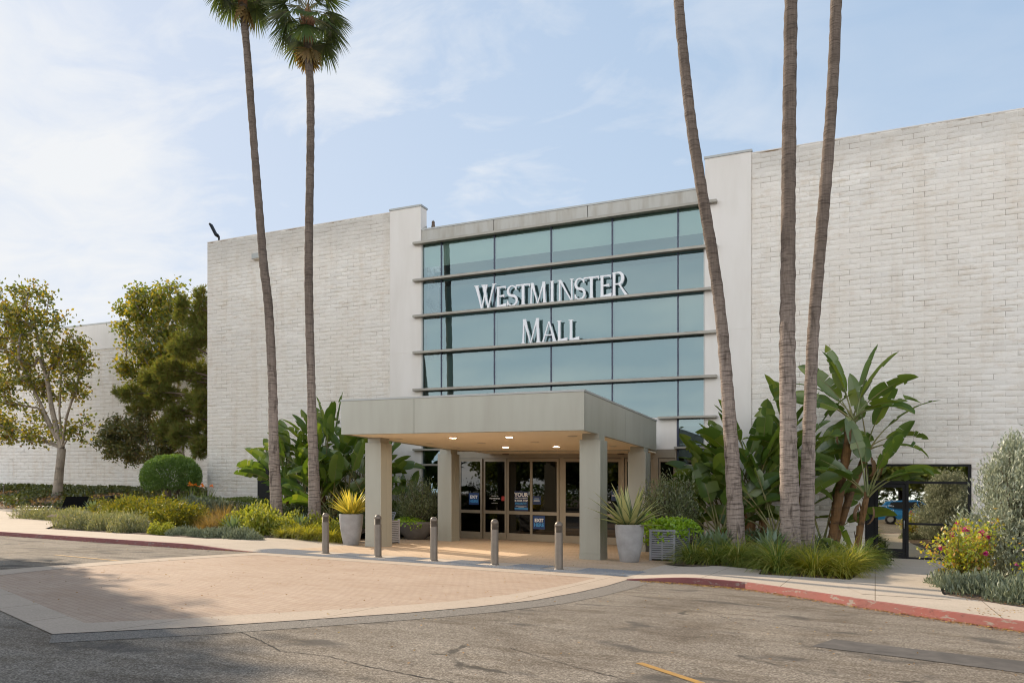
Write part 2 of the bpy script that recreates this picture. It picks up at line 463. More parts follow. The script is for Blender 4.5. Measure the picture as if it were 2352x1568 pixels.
M['bopbark'] = trunk_mat('orange_fibrous_stem', (.24, .125, .05), (.14, .085, .045), (.07, .045, .028), 5.)
M['palmleaf'] = foliage('palm_frond_green', [(.040, .070, .020), (.060, .095, .025), (.095, .12, .035)], .28, .08, .35)
M['palmdead'] = foliage('palm_frond_dry', [(.20, .13, .06), (.14, .11, .045)], .25, .02)
M['bop'] = foliage('paddle_leaf_green', [(.062, .115, .022), (.095, .155, .026), (.17, .22, .036)], .34, .05, .32)
M['bopstalk'] = mat('paddle_leaf_stalk', (.17, .20, .07), (.22, .17, .06), 2., rough=.5)
M['syc'] = foliage('sycamore_leaf', [(.075, .10, .022), (.11, .14, .026), (.17, .18, .028), (.34, .26, .03), (.12, .14, .028), (.24, .14, .035)], .38, .04)
M['syc2'] = foliage('yellow_sycamore_leaf', [(.085, .125, .024), (.12, .155, .028), (.19, .20, .03), (.34, .26, .03), (.095, .13, .028)], .42, .04)
M['plum'] = foliage('bronze_tree_leaf', [(.065, .085, .025), (.10, .115, .03), (.16, .12, .03), (.08, .10, .028)], .3, .05)
M['pine'] = foliage('pine_needle', [(.12, .165, .045), (.165, .20, .055), (.19, .15, .06), (.14, .18, .05)], .3, .01)
M['top'] = foliage('clipped_shrub_leaf', [(.075, .15, .026), (.11, .20, .035), (.17, .26, .055)], .3, .06)
M['gold'] = foliage('gold_green_leaf', [(.085, .115, .018), (.15, .165, .022), (.24, .20, .025), (.11, .135, .02)], .35, .04)
M['lime'] = foliage('lime_leaf', [(.17, .22, .03), (.27, .30, .045), (.36, .34, .05)], .35, .05)
M['vine'] = foliage('chartreuse_vine_leaf', [(.22, .36, .022), (.32, .47, .03), (.16, .30, .02)], .35, .05)
M['olive'] = foliage('grey_olive_leaf', [(.10, .125, .055), (.16, .19, .09), (.24, .27, .15)], .25, .05)
M['silver'] = foliage('silver_leaf', [(.25, .285, .205), (.35, .385, .285), (.46, .47, .34)], .2, .04, tcol=(1.1, 1.1, .9))
M['blue'] = foliage('blue_grey_leaf', [(.14, .175, .115), (.20, .235, .155), (.27, .29, .185)], .2, .03, tcol=(1.1, 1.1, .9))
M['sage'] = foliage('sage_leaf', [(.17, .19, .12), (.23, .25, .15), (.30, .29, .17)], .25, .03)
M['seed'] = foliage('cream_seed_head', [(.60, .52, .38), (.70, .60, .45)], .2, .0)
M['grass'] = foliage('clump_grass_blade', [(.085, .145, .022), (.13, .195, .03), (.23, .26, .05), (.38, .33, .10)], .34, .04)
M['grassy'] = foliage('yellow_sunlit_grass_blade', [(.17, .215, .025), (.26, .28, .035), (.38, .36, .055), (.44, .38, .10)], .42, .04)
M['tan'] = foliage('dry_grass_blade', [(.36, .25, .12), (.28, .19, .10), (.22, .17, .08)], .3, .02)
M['agave'] = foliage('grey_green_agave', [(.15, .21, .13), (.19, .26, .16)], .2, .06)
M['agaveg'] = foliage('green_agave', [(.09, .15, .05), (.12, .19, .06)], .2, .06)
M['hedge'] = foliage('low_hedge_leaf', [(.10, .15, .03), (.16, .21, .045), (.22, .26, .06)], .3, .05)
M['rose'] = foliage('rose_leaf', [(.19, .25, .03), (.30, .36, .04), (.38, .34, .06), (.42, .20, .07)], .38, .04)
M['petal'] = foliage('magenta_petal', [(.55, .03, .20), (.65, .08, .28)], .3, .02, tcol=(1., .8, .9))
M['orangef'] = foliage('orange_petal', [(.75, .16, .02), (.80, .30, .03)], .3, .02)
M['ivy'] = foliage('ivy_leaf', [(.045, .06, .018), (.08, .10, .025), (.13, .14, .03)], .25, .05)
M['litter'] = foliage('fallen_leaf', [(.34, .19, .08), (.44, .27, .12), (.22, .12, .06), (.52, .36, .12)], .15, .02)
M['metal'] = mat('galvanised_steel', (.42, .42, .42), rough=.4, metal=.7)
M['navy'] = mat('navy_poster', (.012, .028, .10), rough=.35)
M['navy2'] = mat('blue_sign_vinyl', (.012, .045, .165), rough=.35)
M['cyan'] = mat('sky_blue_print', (.06, .30, .62), rough=.4)
M['white'] = mat('white_print', (.82, .82, .82), rough=.5)
M['red'] = mat('red_vinyl', (.42, .035, .025), rough=.4)
M['lamp'] = emit('lit_lamp_lens', (1., .82, .58), 240.)
M['lens'] = mat('unlit_lamp_lens', (.62, .55, .45), rough=.3)

def variegated_mat(name, edge, mid):
    """sword leaves with a pale margin and a green centre stripe (u runs across the blade)"""
    m, nt, out = new_mat(name)
    at_ = N(nt, 'ShaderNodeAttribute', attribute_name='across')
    f = ramp(nt, at_.outputs['Fac'], [(.0, 1.), (.35, .9), (.62, .0)])
    g = nt.nodes.new('ShaderNodeNewGeometry')
    tone = ramp(nt, g.outputs['Random Per Island'], [(0, .8), (1, 1.1)])
    c = mixc(nt, 1., mixc(nt, f, edge, mid), tone, 'MULTIPLY')
    d = N(nt, 'ShaderNodeBsdfDiffuse', {'Color': c})
    t = N(nt, 'ShaderNodeBsdfTranslucent', {'Color': c})
    mx = N(nt, 'ShaderNodeMixShader', {0: .4, 1: d.outputs[0], 2: t.outputs[0]})
    gl = N(nt, 'ShaderNodeBsdfGlossy', {'Color': (1, 1, 1, 1), 'Roughness': .4})
    m2 = N(nt, 'ShaderNodeMixShader', {0: .05, 1: mx.outputs[0], 2: gl.outputs[0]})
    nt.links.new(m2.outputs[0], out.inputs[0])
    return m
M['vary'] = variegated_mat('yellow_striped_blade', (.80, .64, .08), (.40, .40, .05))
M['varg'] = variegated_mat('pale_green_striped_blade', (.60, .57, .24), (.13, .19, .07))
# ------------------------------------------------------------------ the ground
def struct(o, label):
    return tag(o, label, None, None, 'structure')
g = MB()
g.strip([(-260, -160), (0, -160), (160, -160)], [(-260, 220), (0, 220), (160, 220)], 0., 0.)
struct(g.site('asphalt_road', M['asphalt']), 'sun bleached grey asphalt of the car park')

OUT = [(-14.95, 15.75), (-15.08, 13.4), (-15.08, 11.3), (-14.9, 9.6), (-14.75, 8.6), (-14.3, 7.55), (-9.84, 5.95), (-7.8, 5.25), (-6.94, 6.4), (-6.15, 7.76), (-5.62, 8.7), (-5.18, 9.7), (-4.78, 10.95), (-4.6, 12.3), (-4.52, 13.7), (-4.55, 15.08)]
INN = [(-14.35, 15.15), (-14.45, 13.4), (-14.45, 11.3), (-14.3, 9.9), (-14.1, 9.0), (-13.75, 7.95), (-12.05, 7.29), (-8.16, 5.88), (-7.55, 6.75), (-6.75, 8.1), (-6.2, 9.0), (-5.72, 10.1), (-5.42, 11.3), (-5.25, 12.5), (-5.18, 13.8), (-5.2, 15.05)]
b = MB().sheet(list(reversed(INN)), .006)
struct(b.site('brick_paving', M['brick']), 'rose brick crossing in front of the mall entrance')
b = MB().strip(OUT, INN, .010, .010)
b.strip([(-14.95, 15.75), (-4.55, 15.72)], [(-14.35, 15.15), (-5.2, 15.05)], .010, .010)
b.sheet([(-4.55, 15.08), (-4.55, 15.72), (-5.2, 15.05)], .010)
b.site('paving_border', M['band'])
struct(bpy.data.objects['paving_border'], 'cast concrete border round the brick crossing')
def offset(P, d):
    q = []
    for i, (x, y) in enumerate(P):
        a = P[max(i - 1, 0)]; c = P[min(i + 1, len(P) - 1)]
        tx, ty = c[0] - a[0], c[1] - a[1]
        l = math.hypot(tx, ty)
        q.append((x + ty / l * d, y - tx / l * d))
    return q
ARC = OUT[7:]
struct(MB().strip(ARC, offset(ARC, .52), .004, .004).site('asphalt_seal_strip', M['seal']), 'coarse grey strip of asphalt along the border')
# entrance plaza, flush with the crossing
pl = [(-15.3, 17.3), (-4.85, 17.3), (-4.85, 28.2), (-17.5, 28.2), (-17.5, 22.5), (-15.3, 22.5)]
pz_ = lambda x, y: walk_z(x) * (1 - smooth((y - 20.3) / 2.2)) + .012
pm = MB().sheet(pl, .012)
for ya, yb in zip((20.3, 20.7, 21.1, 21.5, 21.9, 22.2), (20.7, 21.1, 21.5, 21.9, 22.2, 22.5)):
    pm.strip([(x, ya) for x in (-17.5, -16.9, -16.4, -15.9, -15.3)], [(x, yb) for x in (-17.5, -16.9, -16.4, -15.9, -15.3)], pz_, pz_)
struct(pm.site('entrance_paving', M['plaza']), 'tan paver floor under the entrance canopy')
# tactile strip: low domes around the bollards
BOLX = [-13.49, -11.73, -9.99, -8.28, -6.55]
BOLY = 16.66
tm = MB()
dv, df = [], []
for (x0, x1, y0, y1) in [(-15.2, -4.75, 15.76, 16.3)] + [(a + .42, c - .42, 16.3, 17.26) for a, c in zip([-16.1] + BOLX, BOLX + [-4.3])]:
    tm.sheet([(x0, y0), (x1, y0), (x1, y1), (x0, y1)], .014)
    x = x0 + .06
    while x < x1 - .03:
        y = y0 + .06
        while y < y1 - .03:
            k = len(dv)
            for (dx, dy) in ((-.024, -.024), (.024, -.024), (.024, .024), (-.024, .024)):
                dv.append((x + dx, y + dy, .0145))
            for (dx, dy) in ((-.015, -.015), (.015, -.015), (.015, .015), (-.015, .015)):
                dv.append((x + dx, y + dy, .026))
            df += [(k, k + 1, k + 5, k + 4), (k + 1, k + 2, k + 6, k + 5), (k + 2, k + 3, k + 7, k + 6), (k + 3, k, k + 4, k + 7), (k + 4, k + 5, k + 6, k + 7)]
            y += .07
        x += .07
tm.add(dv, df)
struct(tm.site('tactile_paving', M['tactile']), 'blue grey strip of raised domes between the bollards')
struct(MB().sheet([(-15.3, 15.72), (-4.6, 15.72), (-4.6, 17.3), (-15.3, 17.3)], .009).site('bollard_paving', M['conc']), 'pale concrete around the bollard feet')

# left pavement, kerb and side plaza
KL = [(-75, 16.6), (-50, 16.2), (-36, 15.95), (-26, 15.8), (-20, 15.66), (-17.6, 15.62), (-16.6, 15.68), (-15.7, 15.76), (-14.95, 15.78)]
def ser(P, n):
    q = []
    for a, c in zip(P[:-1], P[1:]):
        for i in range(n):
            q.append((lerp(a[0], c[0], i / n), lerp(a[1], c[1], i / n)))
    return q + [P[-1]]
KLs = ser(KL, 6)
KLb = [(x, y + .16) for x, y in KLs]
kz = lambda x, y: walk_z(x) + .012
kb = MB().strip(KLs, [(x, y + .02) for x, y in KLs], -.02, kz).strip([(x, y + .02) for x, y in KLs], KLb, kz, kz)
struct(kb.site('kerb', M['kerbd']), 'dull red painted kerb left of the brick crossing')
BEDL = [(-75, 25.), (-50, 24.2), (-36.6, 23.1), (-33.1, 22.8), (-27.6, 18.3), (-22.4, 18.2), (-19.2, 18.05), (-18.85, 20.0), (-16.8, 20.05), (-16.6, 20.3)]
fr = ser(KLb, 2)
def bedy(x):
    for a, c in zip(BEDL[:-1], BEDL[1:]):
        if a[0] <= x <= c[0]:
            return lerp(a[1], c[1], (x - a[0]) / max(1e-6, c[0] - a[0]))
    return 20.3
fr = [p for p in fr if p[0] <= -15.3]
xs = sorted(set([p[0] for p in BEDL[:-1]] + [p[0] for p in fr if p[0] < -16.6] + [-16.6]))
def ky(x):
    for a, c in zip(KLb[:-1], KLb[1:]):
        if a[0] <= x <= c[0]:
            return lerp(a[1], c[1], (x - a[0]) / max(1e-6, c[0] - a[0]))
    return KLb[-1][1]
pv = MB().strip([(x, ky(x)) for x in xs], [(x, bedy(x)) for x in xs], lambda x, y: walk_z(x) + .011, lambda x, y: walk_z(x) + .011)
xe = [-16.6, -16.1, -15.7, -15.3]
pv.strip([(x, ky(x)) for x in xe], [(x, 20.3) for i, x in enumerate(xe)], lambda x, y: walk_z(x) + .011, lambda x, y: walk_z(x) + .011)
struct(pv.site('pavement', M['concj']), 'pale concrete pavement left of the entrance')
# far left plaza rising gently to the bank
def plaza_z(x, y):
    return .127 + .036 * max(0, y - 23)
struct(MB().strip([(-75, 24.9), (-55, 24.3), (-36.6, 23.05), (-33.0, 22.75)], [(-75, 31), (-55, 30), (-40, 29.3), (-34.5, 27.5)], plaza_z, plaza_z).site('side_plaza', M['concj']), 'concrete forecourt in front of the left bank')
# soil of the left bed and the bank behind it
def grid_ground(x0, x1, y0, y1, nx, ny, zf, keep):
    m = MB()
    P = [[(lerp(x0, x1, i / nx), lerp(y0, y1, j / ny)) for i in range(nx + 1)] for j in range(ny + 1)]
    v = [(x, y, zf(x, y)) for row in P for x, y in row]
    f = []
    for j in range(ny):
        for i in range(nx):
            cx, cy = (P[j][i][0] + P[j + 1][i + 1][0]) / 2, (P[j][i][1] + P[j + 1][i + 1][1]) / 2
            if keep(cx, cy):
                f.append((j * (nx + 1) + i, j * (nx + 1) + i + 1, (j + 1) * (nx + 1) + i + 1, (j + 1) * (nx + 1) + i))
    return m.add(v, f, True)
def bed_z(x, y):
    e = smooth((y - bedy(x)) / .25) if y < bedy(x) + 1 else 1.
    return bank_z(x, y) + .02 * math.sin(3.1 * x + 1.7 * y) * math.sin(2.3 * y) - .10 * (1 - e)
def inleft(x, y):
    if x > -17.5 and y > 20.2: return x < -16.9 and y < 28 or False
    if x > -36.6 and x < -33.1: return y > 22.9
    return y > bedy(x) - .3 and x < -16.6
struct(grid_ground(-34.5, -16.6, 17.8, 28.05, 90, 52, bed_z, inleft).site('planting_bed', M['soil']), 'brown mulch of the planting bed left of the entrance')
def bk_z(x, y):
    t = smooth((y - 28.6) / 6.5)
    return lerp(plaza_z(x, y) - .06, 1.45, t) + .04 * math.sin(1.3 * x) * math.sin(1.1 * y)
struct(grid_ground(-80, -29.7, 26.0, 48, 60, 40, bk_z, lambda x, y: y > lerp(31, 29.1, (x + 75) / 35.) if x < -40 else y > lerp(29.1, 25.6, smooth((x + 40) / 6.))).site('leafy_bank', M['bank']), 'bank of ivy and fallen leaves below the far wall')

# right pavement, kerb, path and beds
KR = [(-4.55, 15.08), (-3.9, 15.14), (-3.2, 15.13), (-2.7, 15.05), (-2.2, 14.9), (-1.3, 14.2), (-.26, 13.3), (.9, 12.42), (1.75, 11.82), (4., 10.4), (8., 8.4), (16, 5.5)]
KRs = ser(KR, 5)
in_r = [(x + .05, y + .155) for x, y in KRs]
split = [i for i, p in enumerate(KRs) if p[0] <= -2.2][-1]
def kerb_piece(P, Q, m, label):
    a = MB().strip(P, [(x, y + .02) for x, y in P], -.02, kz).strip([(x, y + .02) for x, y in P], Q, kz, kz)
    return struct(a.site('kerb', m), label)
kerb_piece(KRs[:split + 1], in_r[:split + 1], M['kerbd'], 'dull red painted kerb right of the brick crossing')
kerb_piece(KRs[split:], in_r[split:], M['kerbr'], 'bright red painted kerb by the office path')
wr = lambda x, y: walk_z(x) + .011 - .10 * smooth((y - 17) / 10.)
back = []
for (x, y) in in_r:
    if x < -2.3: yy = lerp(20.0, 18.4, clamp((x + 5.0) / 2.6))
    elif x < .15: yy = 17.05
    else: yy = lerp(15.1, 13.7, clamp((x - 1.05) / 1.0)) - .55 * max(0, x - 2.)
    back.append((x, max(yy, y + .05)))
keep = [i for i in range(len(in_r))]
struct(MB().strip([in_r[i] for i in keep], [back[i] for i in keep], wr, wr).site('pavement', M['concj']), 'pale concrete pavement right of the entrance')
struct(MB().sheet([(-4.9, 17.3), (-4.5, 15.3), (-4.5, 20.0), (-4.9, 20.1)], .013).site('pavement_ramp', M['conc']), 'concrete ramp at the right edge of the entrance')
YP = [14.2, 15.2, 17.05, 18.5, 20.7, 22.5, 24.5, 27.95]
XL = [-.2, -.45, -.45, -.35, -.22, -.1, 0., .0]
XR = [1.1, 1.05, 1.12, 1.2, 1.36, 1.6, 1.9, 2.72]
struct(MB().strip(list(zip(XL, YP)), list(zip(XR, YP)), lambda x, y: wr(x, y) + .005, lambda x, y: wr(x, y) + .005).site('office_path', M['concj']), 'concrete path to the office door')
def rb_z(x, y):
    return .095 + .018 * math.sin(2.7 * x + y) * math.sin(3.3 * y) - .05 * smooth((y - 17) / 10.) - .05 * smooth((-3.6 - x) / .8)
def inr(x, y):
    if x < -2.3: return y > lerp(20.05, 18.45, clamp((x + 5.) / 2.6)) - .3 and x > -5.0
    return y > 16.9 and x < lerp(-.45, .0, clamp((y - 17) / 7.)) + .25 
struct(grid_ground(-5.2, .05, 16.9, 28.0, 40, 80, rb_z, inr).site('planting_bed', M['soil']), 'brown mulch under the palms right of the entrance')
def inr2(x, y):
    xl = lerp(1.08, 1.36, clamp((y - 15) / 5.7)) if y < 20.7 else lerp(1.36, 2.72, (y - 20.7) / 7.3)
    return x > xl - .25 and y > lerp(15.0, 13.6, clamp((x - 1.05) / .95)) - .55 * max(0, x - 2.) - .25
struct(grid_ground(1.0, 14., 8., 28.0, 70, 90, rb_z, inr2).site('planting_bed', M['soil']), 'brown mulch under the roses and the silver shrub')

# paint, patch and cracks on the carriageway
def line_strip(P, w):
    return MB().strip(offset(P, -w / 2), offset(P, w / 2), .005, .005)
struct(line_strip([(-2.05, 7.2), (-1.38, 6.68), (.3, 5.35)], .085).site('road_marking', M['yellow']), 'worn yellow bay line on the near asphalt')
struct(line_strip([(-17.6, 11.9), (-16.1, 11.8), (-15.1, 11.72)], .09).site('road_marking', M['yellow']), 'worn yellow bay line left of the crossing')
struct(MB().sheet([(-.64, 9.12), (-.44, 9.80), (.33, 9.62), (1.4, 9.46), (3.2, 9.1), (3.2, 8.3), (1.29, 8.74), (.4, 8.95), (-.39, 9.08)], .005).site('asphalt_patch', M['patchm']), 'dark resurfaced strip across the near asphalt')
def crack(P, w, label):
    q = []
    for a, c in zip(P[:-1], P[1:]):
        n = max(2, int(math.dist(a, c) / .07))
        for i in range(n):
            t = i / n
            q.append((lerp(a[0], c[0], t) + rnd.uniform(-.014, .014), lerp(a[1], c[1], t) + rnd.uniform(-.014, .014)))
    q.append(P[-1])
    ws = [w * rnd.uniform(.35, 1.3) for _ in q]
    m = MB().strip([(x, y - k) for (x, y), k in zip(q, ws)], [(x, y + k) for (x, y), k in zip(q, ws)], .0045, .0045)
    struct(m.site('asphalt_crack', M['crack']), label)
crack([(-6.35, 6.44), (-5.61, 6.05), (-5.25, 5.84), (-4.94, 5.87), (-4.65, 5.87), (-4.16, 5.71), (-3.76, 5.64), (-3.16, 5.57), (-2.6, 5.3)], .009, 'long crack in the shaded asphalt')
crack([(-3.0, 5.5), (-2.4, 6.0), (-1.9, 6.35), (-1.55, 6.45), (-1.2, 6.35), (-.7, 6.2)], .007, 'crack crossing the yellow line')
crack([(-3.4, 7.2), (-2.9, 6.9), (-2.4, 6.65), (-1.9, 6.4)], .006, 'thin crack beside the yellow line')
crack([(-2.6, 11.9), (-1.9, 10.9), (-1.5, 10.2), (-1.55, 9.4), (-1.2, 8.6), (-1.1, 7.9)], .008, 'wandering crack in front of the red kerb')
crack([(-1.9, 10.9), (-.9, 10.6), (-.2, 10.35), (.4, 10.2)], .006, 'branching crack near the dark patch')
crack([(-17.6, 10.6), (-16.3, 10.3), (-15.1, 10.5)], .012, 'crack in the asphalt left of the crossing')

# ------------------------------------------------------------------ the mall building
YW = 28.0
def blocks(name, x0, x1, z0, z1, mat_, parent, hole=None, seed=1, Y=YW, bl=.63, bh=.1745):
    g_ = np.random.default_rng(seed)
    V, F = [], []
    rows = int(round((z1 - z0) / bh))
    nx, nz = 8, 3
    base = 0
    for r in range(rows):
        za, zb = z0 + r * bh, z0 + (r + 1) * bh
        x = x0 - (bl / 2 if r % 2 else 0)
        while x < x1 - .01:
            xa, xb = max(x, x0), min(x + bl, x1)
            x += bl
            if hole and any(xb > h[0] + .02 and xa < h[1] - .02 and zb > h[2] + .02 and za < h[3] - .02 for h in hole):
                cuts = []
                for h in hole:
                    if xb > h[0] + .02 and xa < h[1] - .02 and zb > h[2] + .02 and za < h[3] - .02:
                        if xa < h[0] - .04: cuts.append((xa, h[0]))
                        if xb > h[1] + .04: cuts.append((h[1], xb))
                spans = cuts
            else:
                spans = [(xa, xb)]
            for (a, c) in spans:
                jt = .0055
                px = np.concatenate([[a + jt], np.linspace(a + jt + .012, c - jt - .012, nx - 2), [c - jt]])
                pz = np.concatenate([[za + jt], np.linspace(za + jt + .010, zb - jt - .010, nz), [zb - jt]])
                gx, gz_ = np.meshgrid(px, pz)
                d = np.full(gx.shape, -.0025)
                d[1:-1, 1:-1] = -.0065 + g_.normal(0, .0045, (nz, nx - 2)) + g_.normal(0, .0012)
                d[1:-1, 1:-1] = np.minimum(d[1:-1, 1:-1], -.002)
                V.append(np.stack([gx.ravel(), np.full(gx.size, Y) + d.ravel(), gz_.ravel()], 1))
                H, W = gx.shape
                idx = np.arange(H * W).reshape(H, W) + base
                F.append(np.stack([idx[:-1, :-1].ravel(), idx[:-1, 1:].ravel(), idx[1:, 1:].ravel(), idx[1:, :-1].ravel()], 1))
                base += H * W
    V = np.concatenate(V); F = np.concatenate(F)
    p = wloc(parent)
    V = V + np.stack([np.full(len(V), -p[0]), np.full(len(V), -p[1]), shear_z(V[:, 0], V[:, 1]) - p[2]], 1)
    return link_mesh(name, np_mesh(name, V, F), mat_, parent)

mall = thing('mall_building', 'white block mall with a tall teal glass entrance bay and two plain wings', 'building', (-11.5, YW, 0))
ZT = 13.95
LX0, LX1, GX0, GX1, RX0, RX1 = -29.8, -19.02, -17.45, -5.52, -3.92, 16.
lw = MB().box(LX0, LX1, YW, YW + 26, -1.5, ZT).site('wing_wall', M['mortar'], mall)
tag(lw, 'left wing, split-face white block')
LD = (-26.56, -25.2, .5, 3.24)
blocks('block_facing', LX0 - .02, LX1, -.05, ZT, M['block'], lw, [LD], 3)
SD = (-.30, 2.73, -.5, 3.09)
rw = MB().box(RX0, SD[0], YW, YW + 26, -1.5, ZT).box(SD[1], RX1, YW, YW + 26, -1.5, ZT).box(SD[0], SD[1], YW + .001, YW + 26, SD[3], ZT).box(SD[0], SD[1], YW + .5, YW + 26, -1.5, SD[3]).site('wing_wall', M['mortar'], mall)
tag(rw, 'right wing, split-face white block')
blocks('block_facing', RX0, RX1, -.05, ZT, M['block'], rw, [SD], 5)
for nm, (a, c) in (('wing_coping', (LX0 - .03, LX1)), ('wing_coping', (RX0, RX1))):
    MB().box(a, c, YW - .012, YW + .5, ZT + .002, ZT + .035).site(nm, M['stucco'], mall)
for (a, c) in ((LX1, GX0), (GX1, RX0)):
    p_ = MB().box(a + .002, c - .002, YW - .05, YW + .42, -1.5, 7.815).box(a + .002, c - .002, YW - .05, YW + .42, 7.83, ZT + .05).box(a + .006, c - .006, YW - .042, YW + .41, 7.81, 7.84).site('pilaster', M['stucco'], mall)
    MB().box(a - .03, c + .03, YW - .08, YW + .46, ZT + .052, ZT + .13).site('coping', M['coping'], p_)
# curtain wall
MX = [-17.39, -16.49, -14.0, -11.51, -9.01, -6.51, -5.57]
ZF = [12.45, 10.88, 9.36, 7.82, 6.24, 4.80, 3.70, 3.06, 1.50]
YG = YW + .03
fa = MB()
for (a, c) in ((GX0, -14.02), (-14.0, -9.99), (-9.97, GX1)):
    fa.box(a + .004, c - .004, YW - .015, YW + .3, 12.47, 12.97)
fo = fa.site('parapet_panel', M['fascia'], mall)
MB().box(GX0, GX1, YW - .035, YW + .4, 12.972, 13.04).site('coping', M['coping'], fo)
MB().box(GX0 + .01, GX1 - .01, YW + .005, YW + .28, 12.46, 12.965).site('panel_joint', M['seam'], fo)
def pane(x0, x1, z0, z1, m=M['glass'], parent=mall, Y=YG):
    t = rnd.uniform(-.0012, .0012)
    v = [(x0, Y + t, z0), (x1, Y - t, z0), (x1, Y - t * .6, z1), (x0, Y + t * .8, z1)]
    o = MB().add(v, [(0, 1, 2, 3)]).site('window', m, parent)
    return o
win = []
for zi in range(5):
    for i in range(6):
        win.append(pane(MX[i], MX[i + 1], ZF[zi + 1] + .0, ZF[zi] - .0))
for (za, zb) in ((3.70, 4.80), (3.06, 3.70), (1.50, 3.06), (.1, 1.50)):
    pane(MX[0], -15.75, za, zb)
    pane(MX[5] + .03, MX[6], za, zb)
for x in MX[1:-1]:
    MB().box(x - .025, x + .025, YG - .022, YG + .08, 4.80 if x > -16.4 and x < -6.6 else .1, 12.46).site('mullion', M['mullion'], mall)
for (a, c) in ((GX0 + .003, MX[0]), (MX[6], GX1 - .003)):
    MB().box(a, c, YW - .035, YW + .12, .0, 12.46).site('window_jamb', M['jamb'], mall)
for k, z in enumerate(ZF):
    if k < 5:
        f_ = MB().bbox(-17.75, -5.08, YW - .25, YW - .052, z - .1, z, .006)
        f_.box(GX0 + .01, GX1 - .01, YW - .052, YG + .06, z - .075, z - .02)
        f_.site('sunshade_fin', M['fin'], mall)
    else:
        for (a, c, a2, c2) in ((-17.75, -15.78, GX0 + .01, -15.78), (-6.6 if k > 5 else -7.2, -5.08, -6.55, GX1 - .01)):
            f_ = MB().bbox(a, c, YW - .25, YW - .052, z - .08, z, .006)
            f_.box(a2, c2, YW - .052, YG + .06, z - .065, z - .02)
            f_.site('sunshade_fin', M['fin'], mall)
# rooms behind the glass
MB().box(GX0 + .1, GX1 - .1, YW + 1.6, YW + 1.7, 4.6, 12.9).site('interior_wall', M['inner_dark'], mall)
for i in range(6):  # panels added behind the panes to lighten the glass
    MB().box(MX[i] + .03, MX[i + 1] - .03, YW + .125, YW + .13, 11.42, 12.4).site('backing_panel', M['inner'], mall)
for i in range(6):  # greyer added panels behind the lower rows of glass
    MB().box(MX[i] + .03, MX[i + 1] - .03, YW + .16, YW + .165, 4.85, 7.78 if i else 7.5).site('backing_panel', M['backing2'], mall)
    MB().box(MX[i] + .03, MX[i + 1] - .03, YW + .30, YW + .305, 7.95, 9.26).site('backing_panel', M['backing2'], mall)
ib = MB().box(GX0 + .1, GX1 - .1, YW + .9, YW + 1.55, 11.02, 11.42).box(GX0 + .1, GX1 - .1, YW + .75, YW + 1.5, 7.05, 7.22)
ib.box(GX0 + .1, GX1 - .1, YW + 1.3, YW + 1.58, 8.0, 10.9)
ib.site('interior_bulkhead', M['inner_dark'], mall)
MB().box(GX0 + .1, GX1 - .1, YW + .13, YW + 8, 4.45, 4.6).site('interior_floor', M['inner_dark'], mall)
MB().box(GX0 + .1, GX1 - .1, YW + .3, YW + 8, 12.55, 12.9).site('interior_ceiling', M['inner_dark'], mall)
MB().box(GX0, GX1, YW + .42, YW + 26, 12.9, 12.96).site('roof_deck', M['coping'], mall)
# vestibule: back and side walls in the dark behind the doors
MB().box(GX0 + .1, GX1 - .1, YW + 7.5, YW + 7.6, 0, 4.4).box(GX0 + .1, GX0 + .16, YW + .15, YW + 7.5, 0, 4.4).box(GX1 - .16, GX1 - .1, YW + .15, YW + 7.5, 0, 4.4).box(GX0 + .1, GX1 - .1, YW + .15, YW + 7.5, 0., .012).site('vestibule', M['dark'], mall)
# stucco bulkhead above the doors
MB().box(-15.75, -6.55, YW - .02, YW + .2, 3.62, 4.79).site('door_bulkhead', M['stucco'], mall)
# entrance storefront
sf = MB()
YD = YW + .02
sf.box(-15.75, -6.55, YD - .07, YD + .09, 3.30, 3.617)
for (a, c) in ((-15.75, -15.58), (-11.13, -10.95), (-8.66, -8.52), (-7.42, -7.22), (-6.60, -6.55)):
    sf.box(a, c, YD - .075, YD + .10, 0., 3.298)
sfo = sf.site('storefront_frame', M['frame'], mall)
for x in (-13.43, -8.63):
    s_ = MB().bbox(x - .13, x + .13, YD - .17, YD - .075, 3.44, 3.53, .01).box(x - .05, x + .05, YD - .14, YD - .075, 3.53, 3.60)
    s_.site('motion_sensor', M['black'], mall)
def leaf_door(x0, x1, dy=0., stile=.085, h=3.285, name='door', bot=.30):
    y = YD + dy
    f = MB()
    f.box(x0, x0 + stile, y - .03, y + .02, .02, h).box(x1 - stile, x1, y - .03, y + .02, .02, h)
    f.box(x0 + stile, x1 - stile, y - .028, y + .018, h - .12, h).box(x0 + stile, x1 - stile, y - .028, y + .018, .02, bot).box(x0 + stile, x1 - stile, y - .028, y + .018, 1.06, 1.19)
    d = f.site(name, M['frame'], mall)
    for (za, zb) in ((bot, 1.06), (1.19, h - .12)):
        t = rnd.uniform(-.002, .002)
        MB().add([(x0 + stile, y - .005 + t, za), (x1 - stile, y - .005 - t, za), (x1 - stile, y - .005 - t, zb), (x0 + stile, y - .005 + t, zb)], [(0, 1, 2, 3)]).site('pane', M['dglass'], d)
    return d
leaf_door(-15.57, -14.50, -.085)
leaf_door(-14.49, -13.435, 0.)
leaf_door(-13.415, -12.32, 0.)
leaf_door(-12.345, -11.14, -.085)
leaf_door(-10.94, -9.78, -.085)
leaf_door(-9.80, -8.67, 0.)
leaf_door(-8.51, -7.43, 0.)
leaf_door(-7.21, -6.61, 0., .06)
# left service doorway
MB().box(LD[0], LD[1], YW - .022, YW + .02, .4, LD[3]).site('service_door', M['black'], mall)
